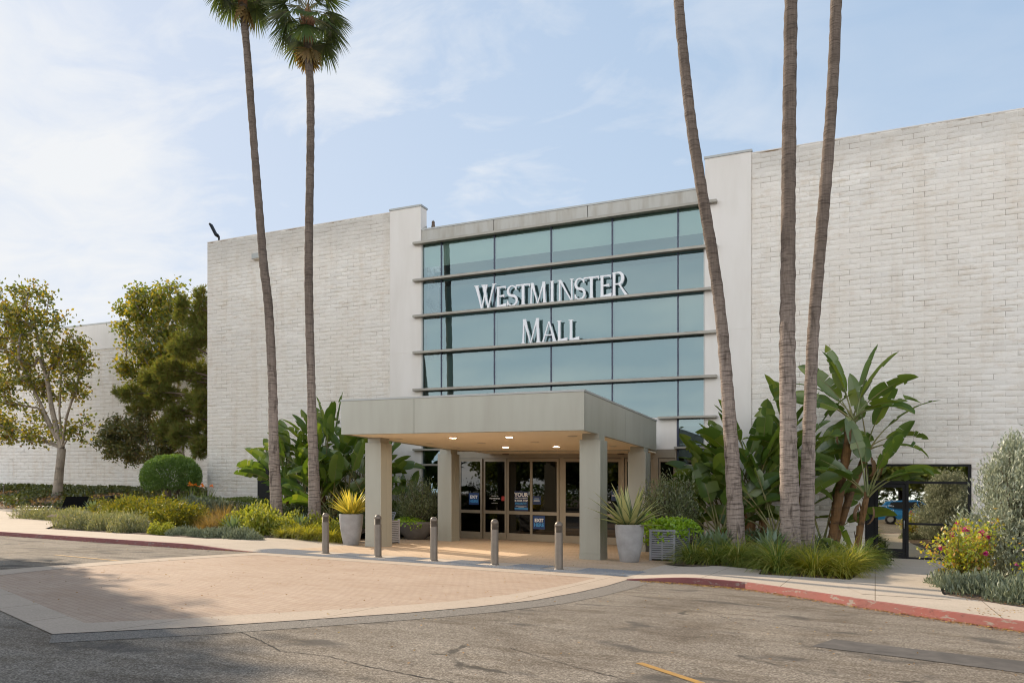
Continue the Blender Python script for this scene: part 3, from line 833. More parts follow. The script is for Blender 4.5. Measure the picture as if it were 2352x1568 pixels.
# office storefront in the right wing
of = MB()
yo = YW + .03
for (a, c) in ((SD[0] + .012, SD[0] + .10), (.90, .98), (2.64, 2.72)):
    of.box(a, c, yo - .06, yo + .06, -.1, 3.08)
for (z0, z1) in ((3.02, 3.081), (2.46, 2.54)):
    of.box(SD[0] + .10, .90, yo - .058, yo + .058, z0, z1)
    of.box(.98, 2.64, yo - .058, yo + .058, z0, z1)
of.box(.98, 2.64, yo - .055, yo + .055, 1.13, 1.20).box(.98, 2.64, yo - .055, yo + .055, -.1, .09)
of.box(SD[0] + .10, -.02, yo - .05, yo + .05, -.1, 2.46)
ofo = of.site('office_frame', M['black'], mall)
od = MB().box(0., .09, yo - .045, yo + .03, .0, 2.44).box(.80, .89, yo - .045, yo + .03, .0, 2.44).box(.09, .80, yo - .043, yo + .028, 2.33, 2.44).box(.09, .80, yo - .043, yo + .028, .0, .34).site('office_door', M['black'], mall)
MB().tube([(.845, yo - .05, 1.28), (.845, yo - .10, 1.26), (.845, yo - .10, 1.02), (.845, yo - .05, 1.0)], .011, 6).site('handle', M['metal'], od)
MB().box(.05, .88, yo - .05, yo - .046, .0, .022).site('door_sweep', M['letter'], od)
def mir(x0, x1, z0, z1, parent, t=.001):
    MB().add([(x0, yo + t, z0), (x1, yo - t, z0), (x1, yo - t, z1), (x0, yo + t, z1)], [(0, 1, 2, 3)]).site('pane', M['mirror'], parent)
mir(.09, .80, .34, 2.33, od)
mir(SD[0] + .10, .90, 2.54, 3.02, ofo, .0015)
mir(.98, 2.64, 2.54, 3.02, ofo, -.001)
mir(.98, 2.64, 1.20, 2.46, ofo, .0008)
mir(.98, 2.64, .09, 1.13, ofo, .0005)
MB().box(SD[0] + .02, SD[1] - .02, yo + .30, yo + .32, -.1, 3.05).site('office_interior', M['dark'], mall)

# ------------------------------------------------------------------ entrance canopy
CX0, CX1, CY0, CY1, CZ0, CZ1 = -14.66, -6.86, 18.95, 26.3, 3.47, 4.455
can = thing('entrance_canopy', 'flat champagne metal canopy on four square columns over the mall doors', 'canopy', (-10.76, 22, 0))
fc = MB()
for (a, c) in ((CX0, -12.07), (-12.058, CX1)):
    fc.box(a, c, CY0, CY0 + .12, CZ0 - .02, CZ1)
for x0, x1 in ((CX0, CX0 + .1), (CX1 - .1, CX1)):
    fc.box(x0, x1, CY0 + .125, 22.6, CZ0 - .02, CZ1).box(x0, x1, 22.61, CY1, CZ0 - .02, CZ1)
fc.box(CX0 + .1, CX1 - .1, CY1 - .1, CY1 - .001, CZ0 - .02, CZ1)
fco = fc.site('fascia', M['canopy'], can)
MB().box(CX0 + .02, CX1 - .02, CY0 + .02, CY0 + .1, CZ0, CZ1 - .01).site('panel_joint', M['seam'], fco)
cp = MB().box(CX0 - .02, CX1 + .02, CY0 - .02, CY0 + .16, CZ1 + .002, CZ1 + .055).box(CX0 - .02, CX0 + .14, CY0 + .16, CY1, CZ1 + .002, CZ1 + .055).box(CX1 - .14, CX1 + .02, CY0 + .16, CY1, CZ1 + .002, CZ1 + .055)
cp.site('coping', M['coping'], can)
MB().box(CX0 + .1, CX1 - .1, CY0 + .12, CY1 - .1, CZ0, CZ0 + .04).box(-14.2, -7.3, CY1, YW - .06, CZ0, CZ0 + .04).site('soffit', M['soffit'], can)
MB().box(CX0 + .1, CX1 - .1, CY0 + .16, CY1 - .11, CZ1 - .16, CZ1 - .12).box(-14.2, -7.3, CY1, YW - .06, CZ1 - .7, CZ1 - .62).site('roof', M['coping'], can)
for (x, y) in ((-14.69, 20.2), (-7.37, 20.0), (-14.96, 25.15), (-7.42, 24.75)):
    w, dpt = .60, .62
    c_ = MB().bbox(x, x + w, y, y + dpt, .17, 3.30, .006)
    c_.box(x - .004, x + w + .004, y + .30, y + .315, .171, 3.298)
    co = c_.site('column', M['canopy'], can)
    MB().box(x + .06, x + w - .06, y + .06, y + dpt - .06, 3.30, CZ0 - .001).site('capital', M['canopy'], co)
    MB().box(x - .004, x + w + .004, y - .004, y + dpt + .004, .0, .172).site('plinth', M['canopy'], co)
for i, x in enumerate((-13.78, -11.8, -9.87, -7.86)):
    for j, y in enumerate((20.75, 22.65, 24.5)):
        lit = (i in (1, 2)) and j in (0, 2)
        r_ = MB().lathe([(.145, CZ0 - .001), (.145, CZ0 - .012), (.112, CZ0 - .012), (.105, CZ0 - .002)], x, y, 24, False).site('downlight', M['lens'], can)
        l_ = MB().disc(x, y, CZ0 - .004, .106).site('lens', M['lamp'] if lit else M['lens'], r_)
        if lit: tag(r_, 'lit downlight')

# ------------------------------------------------------------------ lettering
def stroke(x0, z0, x1, z1, w0, w1=None, flare=1.22):
    """flared stem between two points, widths measured horizontally"""
    w1 = w0 if w1 is None else w1
    a, c, d = w0 / 2, (w0 + w1) / 2 / 2 * .9, w1 / 2
    xm, zm = (x0 + x1) / 2, (z0 + z1) / 2
    return [(x0 - a * flare, z0), (x0 + a * flare, z0), (lerp(x0, x1, .12) + a, lerp(z0, z1, .12)), (xm + c, zm), (lerp(x0, x1, .88) + d, lerp(z0, z1, .88)), (x1 + d * flare, z1), (x1 - d * flare, z1), (lerp(x0, x1, .88) - d, lerp(z0, z1, .88)), (xm - c, zm), (lerp(x0, x1, .12) - a, lerp(z0, z1, .12))]
def bar(x0, x1, z, h, up=0., dn=0.):
    return [(x0, z - h / 2), (x1 - .02, z - h / 2 ), (x1 + .02, z - h / 2 - dn), (x1 + .035, z + h / 2 + up), (x0, z + h / 2)]
def ribbon(P, W):
    L_, Q_ = [], []
    for i, (x, z) in enumerate(P):
        a = P[max(i - 1, 0)]; c = P[min(i + 1, len(P) - 1)]
        tx, tz = c[0] - a[0], c[1] - a[1]
        l = math.hypot(tx, tz)
        L_.append((x - tz / l * W[i] / 2, z + tx / l * W[i] / 2))
        Q_.append((x + tz / l * W[i] / 2, z - tx / l * W[i] / 2))
    return [[L_[i], L_[i + 1], Q_[i + 1], Q_[i]] for i in range(len(P) - 1)]
def serif(x, z, w, h=.035):
    return [(x - w / 2, z - h / 2), (x + w / 2, z - h / 2), (x + w / 2, z + h / 2), (x - w / 2, z + h / 2)]
def glyph(ch):
    """polygons and ribbons in a unit-high box"""
    S, T, rb = .115, .07, []
    if ch == 'I':
        return [stroke(.1, 0, .1, 1, S), serif(.1, .018, .2), serif(.1, .982, .2)], rb, .2
    if ch == 'L':
        return [stroke(.1, 0, .1, 1, S), serif(.1, .982, .22), bar(.03, .47, .035, .07, .10)], rb, .5
    if ch == 'E':
        return [stroke(.1, 0, .1, 1, S), bar(.03, .47, .035, .07, .10), bar(.03, .44, .965, .07, 0, .10), bar(.1, .38, .52, .06, .05, .05)], rb, .5
    if ch == 'T':
        return [stroke(.3, 0, .3, 1, S), serif(.3, .018, .22), bar(.3, .58, .962, .075, 0, .11), [(-.02, .85), (.02, .925), (.3, .925), (.3, 1.), (-.01, 1.)]], rb, .6
    if ch == 'M':
        return [stroke(.06, 0, .10, 1, T), serif(.05, .018, .17), stroke(.40, .0, .12, 1, .05, S + .02, 1.), stroke(.40, .0, .70, 1, .05, T, 1.), stroke(.75, 0, .71, 1, S), serif(.75, .018, .21)], rb, .84
    if ch == 'N':
        return [stroke(.08, 0, .08, 1, T), serif(.08, .018, .17), serif(.05, .982, .14), stroke(.62, -.01, .09, 1, .06, S, 1.), stroke(.64, 0, .64, 1, T), serif(.64, .982, .17)], rb, .72
    if ch == 'W':
        return [stroke(.27, 0, .06, 1, .06, S, 1.1), stroke(.27, 0, .47, 1, .05, T, 1.), serif(.06, .982, .19), stroke(.53, 0, .34, 1, .06, S, 1.1), stroke(.53, 0, .76, 1, .05, T, 1.), serif(.34, .982, .17), serif(.77, .982, .16)], rb, .84
    if ch == 'A':
        return [stroke(.05, 0, .33, 1, T, .05, 1.), serif(.05, .018, .18), stroke(.60, 0, .34, 1, S + .01, .06, 1.), serif(.60, .018, .22), bar(.16, .46, .34, .06)], rb, .66
    if ch == 'R':
        P = [(.1, .965)] + [(.30 + .19 * math.cos(a), .735 + .235 * math.sin(a)) for a in [R(90 - 180 * i / 12) for i in range(13)]] + [(.1, .5)]
        W = [.06] + [.065 + .075 * math.sin(math.pi * i / 12) for i in range(13)] + [.06]
        return [stroke(.1, 0, .1, 1, S), serif(.1, .018, .2), stroke(.66, 0, .32, .5, S + .02, S - .03, 1.05)], [ribbon(P, W)], .68
    if ch == 'S':
        P, W = [], []
        for i in range(25):
            t = i / 24
            if t < .5:
                a = R(25 + 245 * (t / .5))
                P.append((.23 + .175 * math.cos(a), .735 + .235 * math.sin(a)))
            else:
                a = R(90 - 245 * ((t - .5) / .5))
                P.append((.235 + .20 * math.cos(a), .262 + .238 * math.sin(a)))
            W.append(.055 + .075 * math.exp(-((t - .5) / .17) ** 2) + .02 * math.exp(-((t - .25) / .1) ** 2) + .02 * math.exp(-((t - .78) / .1) ** 2))
        return [[(.36, .78), (.42, .74), (.43, .97), (.395, .97)], [(.02, .03), (.055, .03), (.075, .25), (.015, .28)]], [ribbon(P, W)], .46
    return [], rb, .3
def word(label, cat, letters, z, y0, y1, spans):
    t = thing('wall_lettering', label, cat, (spans[0][0], y0, z))
    for ch, (xa, h, sxx) in zip(letters, spans):
        polys, rb, w = glyph(ch)
        m = MB()
        k = 0
        for pl_ in polys:
            m.prism_xz([(xa + x * h * sxx, z + .004 + zz * h) for x, zz in pl_], y0 - .0025 * k, y1 - .0025 * k)
            k += 1
        for r_ in rb:
            n = len(r_)
            v, f = [], []
            q = [r_[0][0]] + [s_[1] for s_ in r_]
            p = [r_[0][3]] + [s_[2] for s_ in r_]
            ya, yb = y0 - .0025 * k, y1 - .0025 * k
            k += 1
            for i in range(n + 1):
                for (x, zz), y in ((q[i], ya), (p[i], ya), (q[i], yb), (p[i], yb)):
                    v.append((xa + x * h * sxx, y, z + .004 + zz * h))
            for i in range(n):
                a, c = 4 * i, 4 * i + 4
                f += [(a, a + 1, c + 1, c), (a + 2, c + 2, c + 3, a + 3), (a, c, c + 2, a + 2), (a + 1, a + 3, c + 3, c + 1)]
            f += [(0, 2, 3, 1), (4 * n, 4 * n + 1, 4 * n + 3, 4 * n + 2)]
            m.add(v, f)
        m.site('letter', M['letter'], t)
    return t
ys0, ys1 = YW - .165, YW - .115
# measured left edge of each letter on the photographed row (shop-front metres), cap height, width factor
def sxl(px):                          # column of the enlarged lettering crop -> X on the letter plane
    return sx((1150 + px / 5.2267) * .91875, YW - .165)
def spn(items, hs):
    o = []
    for (ch, xa, xb), h in zip(items, hs):
        w = glyph(ch)[2]
        a, c = sxl(xa), sxl(xb)
        o.append((a + .01, h, (c - a) / (w * h)))
    return o
W1 = [('W', 192, 468), ('E', 468, 600), ('S', 606, 745), ('T', 730, 908), ('M', 908, 1125), ('I', 1172, 1226), ('N', 1276, 1480), ('S', 1488, 1632), ('T', 1617, 1808), ('E', 1820, 1975), ('R', 1980, 2178)]
word('long upper row of raised white capitals on the glass bay', 'lettering', 'WESTMINSTER', 9.36, ys0, ys1, spn(W1, [.97] + [.83] * 9 + [.90]))
W2 = [('M', 803, 1046), ('A', 1062, 1252), ('L', 1265, 1400), ('L', 1418, 1555)]
word('short lower row of four raised white capitals on the glass bay', 'lettering', 'MALL', 7.82, ys0, ys1, spn(W2, [.97, .80, .80, .80]))

def text(s, size, x, z, y, m, parent, name='lettering', align='CENTER', bold=0., sxx=1.):
    cu = bpy.data.curves.new('text', 'FONT')
    cu.body = s; cu.size = size; cu.align_x = align; cu.offset = bold; cu.resolution_u = 3
    cu.extrude = .001
    tmp = bpy.data.objects.new('text', cu)
    COL.objects.link(tmp)
    dg = bpy.context.evaluated_depsgraph_get()
    me = bpy.data.meshes.new_from_object(tmp.evaluated_get(dg))
    bpy.data.objects.remove(tmp)
    p = wloc(parent) if parent is not None else (0, 0, 0)
    for v in me.vertices:
        X, Y_, Z_ = x + v.co.x * sxx, y - v.co.z, z + v.co.y
        v.co = (X - p[0], Y_ - p[1], Z_ + shear_z(X, Y_) - p[2])
    return link_mesh(name, me, m, parent)
def poster(x0, x1, z0, z1, y, m, label, cat='poster', name='poster'):
    t = thing(name, label, cat, (x0, y, z0))
    MB().box(x0, x1, y - .004, y, z0, z1).site('sheet', m, t)
    return t
yp = YD - .085 - .03 - .002
e1 = poster(-15.12, -14.66, 1.40, 1.88, YD - .085 - .008, M['navy2'], 'blue exit sticker on the leftmost glass door leaf', 'sticker', 'door_sticker')
text('EXIT', .17, -14.89, 1.66, YD - .0985, M['white'], e1, bold=.006)
text('HERE', .17, -14.89, 1.49, YD - .0985, M['cyan'], e1, bold=.006)
ps = poster(-13.08, -12.50, 1.20, 1.985, YD - .012, M['navy'], 'tall navy health notice on the third glass door leaf', 'poster')
yt = YD - .0175
text('YOUR', .215, -12.79, 1.775, yt, M['white'], ps, bold=.008)
text('HEALTH + SAFETY', .068, -12.79, 1.69, yt, M['white'], ps, bold=.002)
text('IS OUR TOP', .108, -12.79, 1.575, yt, M['white'], ps, bold=.004)
text('PRIORITY.', .118, -12.79, 1.455, yt, M['cyan'], ps, bold=.004)
for k, wd in enumerate((.46, .50, .24)):
    MB().box(-12.79 - wd / 2, -12.79 + wd / 2, yt - .001, yt + .004, 1.40 - k * .028, 1.408 - k * .028).site('small_print', M['white'], ps)
MB().box(-13.08, -12.50, yt - .001, yt + .004, 1.265, 1.32).site('blue_band', M['cyan'], ps)
wl = thing('door_lettering', 'white welcome lettering on the second glass door leaf', 'lettering', (-13.98, YD, 1.4))
text('WELCOME TO', .05, -13.98, 1.76, YD - .012, M['white'], wl)
text('WESTMINSTER', .072, -13.98, 1.65, YD - .012, M['white'], wl, bold=.0015)
text('MALL', .045, -13.98, 1.585, YD - .012, M['white'], wl)
MB().box(-14.12, -13.84, YD - .012, YD - .010, 1.485, 1.495).site('rule', M['white'], wl)
rs = poster(-13.67, -13.53, 1.585, 1.768, YD - .012, M['red'], 'small red sticker beside the welcome lettering', 'sticker', 'door_sticker')
nv = poster(-12.255, -11.90, 1.47, 1.806, YD - .085 - .008, M['navy'], 'small navy notice on the fourth glass door leaf', 'sticker', 'door_sticker')
for k, (wd, m_) in enumerate(((.2, 'white'), (.28, 'cyan'), (.24, 'white'), (.26, 'white'))):
    MB().box(-12.08 - wd / 2, -12.08 + wd / 2, YD - .0985, YD - .0975, 1.70 - k * .035, 1.712 - k * .035).site('small_print', M[m_], nv)
e2 = poster(-12.24, -11.73, .51, 1.03, YD - .085 - .008, M['navy2'], 'blue exit sticker low on the fourth glass door leaf', 'sticker', 'door_sticker')
text('EXIT', .185, -11.985, .79, YD - .0985, M['white'], e2, bold=.007)
text('HERE', .185, -11.985, .61, YD - .0985, M['cyan'], e2, bold=.007)
n2 = poster(-9.05, -8.74, 1.69, 2.04, YD - .012, M['navy'], 'small navy notice on a glass door leaf right of the middle bays', 'sticker', 'door_sticker')
for k, (wd, m_) in enumerate(((.2, 'cyan'), (.24, 'white'), (.2, 'white'))):
    MB().box(-8.9 - wd / 2, -8.9 + wd / 2, YD - .0175, YD - .0165, 1.95 - k * .05, 1.965 - k * .05).site('small_print', M[m_], n2)
w2 = thing('door_lettering', 'white welcome lettering on a glass door leaf behind the right columns', 'lettering', (-9.3, YD, 1.4))
text('WESTMINSTER', .085, -9.33, 1.60, YD - .012, M['white'], w2, bold=.0015)
ol = thing('door_lettering', 'three lines of white office lettering on the black framed glass door', 'lettering', (.34, yo, 1.5))
text('Westminster Mall', .085, .345, 1.875, yo - .006, M['white'], ol, sxx=.84)
text('Security Office', .085, .345, 1.70, yo - .006, M['white'], ol, sxx=.84)
text('714-892-3467', .085, .345, 1.545, yo - .006, M['white'], ol, sxx=.86)
# ------------------------------------------------------------------ bollards
def bollard_proto():
    t = thing('bollard', '', 'bollard')
    MB().lathe([(.112, .0), (.112, .012), (.098, .02), (.094, .03), (.094, .845), (.090, .852), (.0, .852)], n=28).local('post', M['bollard'], t)
    lv = MB()
    for k in range(5):
        z = .862 + k * .026
        lv.lathe([(.06, z + .004), (.094, z), (.096, z + .006), (.094, z + .013), (.06, z + .014)], n=28)
    lo = lv.local('louvre_rings', M['bollard'], t)
    MB().lathe([(.068, .85), (.068, .995)], n=20).local('lamp_core', M['dark'], lo)
    MB().lathe([(.0, .988), (.095, .988), (.096, .998), (.094, 1.02), (.082, 1.055), (.058, 1.082), (.03, 1.095), (0, 1.098)], n=28).local('dome_cap', M['bollard'], t)
    return t
BL = ['louvred bronze bollard nearest the left planter urn', 'louvred bronze bollard in front of the front left canopy column', 'louvred bronze bollard in the middle of the row of five', 'louvred bronze bollard second from the right, before the glass doors', 'louvred bronze bollard nearest the front right canopy column']
bp = bollard_proto()
for i, x in enumerate(BOLX):
    o = bp if i == 0 else copy_tree(bp)
    place(o, x, [16.76, 16.69, 16.61, 16.59, 16.41][i], .013, rnd.uniform(0, 6))
    tag(o, BL[i], 'bollard', 'bollards in front of the entrance')

# ------------------------------------------------------------------ vegetation kit
def quads_mesh(name, V, smooth_=False):
    return np_mesh(name, V, np.arange(len(V)).reshape(-1, 4), smooth_)
def unit(v):
    return v / (np.linalg.norm(v, axis=-1, keepdims=True) + 1e-9)
def leaf_cloud(C, L, W, up=.0, g=NP, axis=None, spread=1., fold=.12):
    """one kite-shaped leaf per point"""
    n = len(C)
    a = g.normal(0, 1, (n, 3))
    if axis is not None:
        a = unit(np.asarray(axis)) + spread * a * .6
    a[:, 2] += up
    a = unit(a)
    r = g.normal(0, 1, (n, 3))
    b = unit(np.cross(a, r))
    nn = np.cross(a, b)
    l = L * g.uniform(.65, 1.25, (n, 1)); w = W * g.uniform(.7, 1.2, (n, 1))
    mid = C + a * l * .05 - nn * l * fold
    V = np.stack([C - a * l * .5, mid + b * w * .5, C + a * l * .5, mid - b * w * .5], 1)
    return V.reshape(-1, 3)
def blade_strips(g, n, base_r, L, w, t0=(.9, 1.5), droop=(.6, 1.6), seg=5, rad=None, up=None, vshape=0.):
    """arching blades springing from a tuft; each blade is one island"""
    V, F = [], []
    k = 0
    for _ in range(n):
        az = g.uniform(0, 2 * math.pi)
        rr = base_r * math.sqrt(g.uniform(0, 1))
        az0 = az + g.normal(0, .5)
        p = np.array([rr * math.cos(az), rr * math.sin(az), g.uniform(-.01, .02)])
        el = g.uniform(*t0)
        dr = g.uniform(*droop)
        l = L * g.uniform(.6, 1.15)
        ww = w * g.uniform(.75, 1.2)
        tw = g.uniform(-.5, .5)
        for i in range(seg + 1):
            t = i / seg
            e = el - dr * t
            d = np.array([math.cos(az0) * math.cos(e), math.sin(az0) * math.cos(e), math.sin(e)])
            s = np.array([-math.sin(az0), math.cos(az0), 0]) * math.cos(tw) + np.array([0, 0, 1.]) * math.sin(tw) * .5
            wd = ww * (1 - t ** 2.2) * (.75 + .25 * min(1, t * 4)) + .0008
            V += [p - s * wd / 2, p + s * wd / 2]
            if i < seg:
                F.append((k, k + 1, k + 3, k + 2))
            k += 2
            p = p + d * l / seg
    return np.array(V), np.array(F)
def swords(g, n, L, w, t0, droop, seg=5, r0=.05):
    """stiff sword leaves with a V section; returns verts, faces, 'across' values"""
    V, F, A = [], [], []
    k = 0
    for j in range(n):
        az = j * 2.39996 + g.normal(0, .2)
        f = (j + .5) / n
        el = lerp(t0[1], t0[0], f ** .8) + g.normal(0, .06)
        l = L * lerp(.75, 1.05, math.sin(math.pi * min(1, f * .8 + .15))) * g.uniform(.88, 1.1)
        p = np.array([r0 * math.cos(az), r0 * math.sin(az), .0])
        dr = droop * g.uniform(.5, 1.4)
        for i in range(seg + 1):
            t = i / seg
            e = el - dr * t * t
            d = np.array([math.cos(az) * math.cos(e), math.sin(az) * math.cos(e), math.sin(e)])
            s = np.array([-math.sin(az), math.cos(az), 0.])
            nn = np.cross(s, d)
            wd = w * (.55 + .45 * math.sin(math.pi * min(1, t * 1.15 + .1))) * (1 - t ** 3.5) + .001
            for u in (-1, -.35, .35, 1):
                V.append(p + s * wd / 2 * u - nn * wd * .22 * (1 - abs(u)))
                A.append(1 - abs(u) if abs(u) == 1 else 1.)
            if i < seg:
                for q in range(3):
                    F.append((k + q, k + q + 1, k + 5 + q, k + 4 + q))
            k += 4
            p = p + d * l / seg
    return np.array(V), np.array(F), np.array(A, dtype=np.float32)
def sword_mesh(name, *a, **kw):
    V, F, A = swords(*a, **kw)
    me = np_mesh(name, V, F, True)
    at_ = me.attributes.new('across', 'FLOAT', 'POINT')
    at_.data.foreach_set('value', A)
    return me
def dome_points(g, n, rx, ry, rz, lumps=7, shell=.72, z0=.0, hollow=.4, shoots=.12):
    """points spread through a lumpy mound"""
    d = g.normal(0, 1, (n, 3)); d[:, 2] = np.abs(d[:, 2]) * 1.0
    d = unit(d)
    rad = np.ones(n)
    for _ in range(lumps):
        q = g.normal(0, 1, 3); q[2] = abs(q[2]); q /= np.linalg.norm(q)
        rad += g.uniform(.05, .26) * np.clip((d @ q - .72) / .28, 0, 1)
    rad *= .86
    rad *= np.where(g.uniform(0, 1, n) < shoots, g.uniform(1.0, 1.3, n), 1.)
    t = np.where(g.uniform(0, 1, n) < shell, g.uniform(.80, 1.02, n), g.uniform(hollow, .85, n))
    return d * (rad * t)[:, None] * np.array([rx, ry, rz]) + np.array([0, 0, z0]), d
def shrub_mesh(name, seed, n, rx, ry, rz, L, W, up=.3, **kw):
    g_ = np.random.default_rng(seed)
    P, d = dome_points(g_, n, rx, ry, rz, **kw)
    return quads_mesh(name, leaf_cloud(P, L, W, up, g_, axis=d + np.array([0, 0, up]), spread=.9))
def put(name, me, m, label, cat, x, y, z, rz=0., s=1., group=None, kind=None):
    o = bpy.data.objects.new(name, me)
    COL.objects.link(o)
    if not me.materials:
        me.materials.append(m)
    place(o, x, y, z, rz, s)
    return tag(o, label, cat, group, kind)

# ------------------------------------------------------------------ palms
def trunk_path(pts, Y, z_base):
    """(vx, vy) marks along a trunk that stands at depth Y -> 3-D path"""
    return [(at(vx, vy, Y)[0], Y, at(vx, vy, Y)[1]) for vx, vy in pts]
def fan_leaf(g, base, d0, petL, fanL, nseg, droop):
    V, F = [], []
    P = MB()
    d0 = d0 / np.linalg.norm(d0)
    up = np.array([0, 0, 1.])
    pts = [np.array(base)]
    d = d0.copy()
    for i in range(4):
        pts.append(pts[-1] + d * petL / 4)
        d = d - up * droop * .16
        d /= np.linalg.norm(d)
    P.tube([tuple(p) for p in pts], [.022, .018, .016, .014, .012], 4, False)
    hub = pts[-1]
    side = np.cross(d, up); side /= np.linalg.norm(side) + 1e-6
    nrm = np.cross(side, d)
    k = 0
    for i in range(nseg):
        a = lerp(-1.95, 1.95, (i + .5) / nseg) + g.normal(0, .03)
        dd = d * math.cos(a) + side * math.sin(a) - nrm * (.10 + .25 * abs(math.sin(a)))
        dd /= np.linalg.norm(dd)
        l = fanL * (.72 + .28 * math.cos(a * .7)) * g.uniform(.9, 1.1)
        sd = np.cross(dd, nrm); sd /= np.linalg.norm(sd) + 1e-6
        p = hub.copy()
        q = dd.copy()
        wmax = 2.0 * l * .62 * math.sin(1.95 / nseg) 
        for j in range(6):
            t = j / 5
            w = wmax * (t / .5 if t < .5 else max(.0, 1 - (t - .5) / .5) ** .8) * .95 + .004
            V += [p - sd * w / 2, p + sd * w / 2]
            if j < 5:
                F.append((k, k + 1, k + 3, k + 2))
            k += 2
            p = p + q * l / 5
            q = q - up * (droop * .55 * max(0, t - .25) + .03)
            q /= np.linalg.norm(q)
    return np.array(V), np.array(F), P
def palm(label, pts, radii, Y, base_z, crown=True, seed=1, nleaf=34, leafscale=1.):
    g_ = np.random.default_rng(seed)
    path = trunk_path(pts, Y, base_z)
    bx, by = path[0][0], path[0][1]
    t = thing('palm_tree', label, 'palm tree', (bx, by, base_z), 0., 'tall fan palms in front of the mall')
    path = [(bx + (path[1][0] - bx) * -.02, by, base_z - .15)] + path
    radii = [radii[0] * 1.12] + list(radii)
    # resample smoothly and roughen with leaf-scar rings
    Pn = np.array(path); zz = Pn[:, 2]
    hs = np.arange(zz[0], zz[-1], .16)
    xs_ = np.interp(hs, zz, Pn[:, 0]); rs_ = np.interp(hs, zz, radii)
    ker = np.ones(9) / 9
    xs2 = np.convolve(np.pad(xs_, 4, 'edge'), ker, 'valid')
    ys2 = Y + .12 * np.sin(hs * .35 + seed)* np.clip((hs - zz[0]) / 3, 0, 1)
    n = 18
    V = []
    for i, h in enumerate(hs):
        rr = rs_[i] * (1 + .035 * math.sin(i * 2.1) + g_.normal(0, .018))
        for k in range(n):
            w = 2 * math.pi * k / n
            q = rr * (1 + g_.normal(0, .022))
            V.append((xs2[i] + q * math.cos(w), ys2[i] + q * math.sin(w), h + g_.normal(0, .012) + shear_z(bx, by)))
    V = np.array(V) - np.array(wloc(t))
    F = [(i * n + k, i * n + (k + 1) % n, (i + 1) * n + (k + 1) % n, (i + 1) * n + k) for i in range(len(hs) - 1) for k in range(n)]
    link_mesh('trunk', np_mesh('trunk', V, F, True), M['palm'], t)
    if not crown:
        return t
    top = np.array([xs2[-1], ys2[-1], hs[-1] + shear_z(bx, by)]) - np.array(wloc(t))
    # fibrous boots just under the leaves
    rt = rs_[-1]
    fb = MB()
    fb.lathe([(rt * .98, -.05), (rt * 1.25, .15), (rt * 1.6, .45), (rt * 1.45, .8), (rt * .9, 1.15), (.02, 1.5)], 0, 0, 14)
    fb.v = [(x + top[0] + g_.normal(0, .02), y + top[1] + g_.normal(0, .02), z + top[2]) for x, y, z in fb.v]
    for j in range(46):
        az = g_.uniform(0, 6.28); z = g_.uniform(-.05, .8)
        r_ = rt * (1.05 + .5 * math.sin(math.pi * z / 1.1))
        c, s_ = math.cos(az), math.sin(az)
        fb.add([(top[0] + r_ * c - .04 * s_, top[1] + r_ * s_ + .04 * c, top[2] + z), (top[0] + r_ * c + .04 * s_, top[1] + r_ * s_ - .04 * c, top[2] + z), (top[0] + (r_ + .12) * c + .015 * s_, top[1] + (r_ + .12) * s_ - .015 * c, top[2] + z + .35), (top[0] + (r_ + .12) * c - .015 * s_, top[1] + (r_ + .12) * s_ + .015 * c, top[2] + z + .35)], [(0, 1, 2, 3)])
    fb.local('leaf_boots', M['palmfib'], t)
    VV, FF, PB = [], [], MB()
    off = 0
    for j in range(nleaf):
        az = j * 2.39996 + g_.normal(0, .15)
        f = j / nleaf
        el = lerp(1.35, -.5, f ** .85) + g_.normal(0, .1)
        d = np.array([math.cos(az) * math.cos(el), math.sin(az) * math.cos(el), math.sin(el)])
        b0 = top + np.array([0, 0, lerp(1.5, .75, f)]) + d * np.array([.12, .12, 0])
        v, f_, p_ = fan_leaf(g_, b0, d, lerp(.7, .85, f) * leafscale, lerp(.9, 1.0, f) * leafscale, 34, lerp(.25, .95, f) + g_.uniform(0, .2))
        VV.append(v); FF.append(f_ + off); off += len(v)
        PB.add(p_.v, p_.f, True)
    link_mesh('crown', np_mesh('crown', np.concatenate(VV), np.concatenate(FF)), M['palmleaf'], t)
    PB.local('leaf_stalks', M['bopstalk'], t)
    VV, FF, off = [], [], 0
    for j in range(4):
        az = g_.uniform(0, 6.28)
        d = np.array([math.cos(az) * .5, math.sin(az) * .5, -.86])
        v, f_, p_ = fan_leaf(g_, top + np.array([0, 0, .2]) + d * .1, d, .5, .7, 16, .9)
        VV.append(v); FF.append(f_ + off); off += len(v)
    link_mesh('dry_fronds', np_mesh('dry_fronds', np.concatenate(VV), np.concatenate(FF)), M['palmdead'], t)
    return t
def prad(px, vx, Y):
    return px / 2 / (FPX / fwd(sx(vx, Y), Y))
YP1, YP2 = 22.6, 22.9
palm('slender palm with a bent trunk, left of the pair on the left', [(636, 1215), (634, 1120), (632, 900), (626, 800), (618, 700), (609, 640), (601, 590), (593, 500), (585, 420), (578, 320), (573, 230), (569, 130), (563, 45), (561, 8)], [prad(w, 620, YP1) for w in (31, 25, 20, 20, 20, 20, 19, 18, 17.5, 17, 17, 17, 17, 17)], YP1, bank_z(-20, YP1), seed=3)
palm('upright palm whose whole hanging crown shows, right of the pair on the left', [(722, 1200), (719, 1100), (717, 980), (718, 900), (716, 760), (713, 620), (712, 500), (711, 400), (710, 300), (708, 200), (704, 128), (702, 88)], [prad(w, 712, YP2) for w in (31, 25, 22, 19, 19, 19, 18.5, 18, 18, 18, 18, 18)], YP2, bank_z(-18, YP2), seed=8)
YR = 21.9
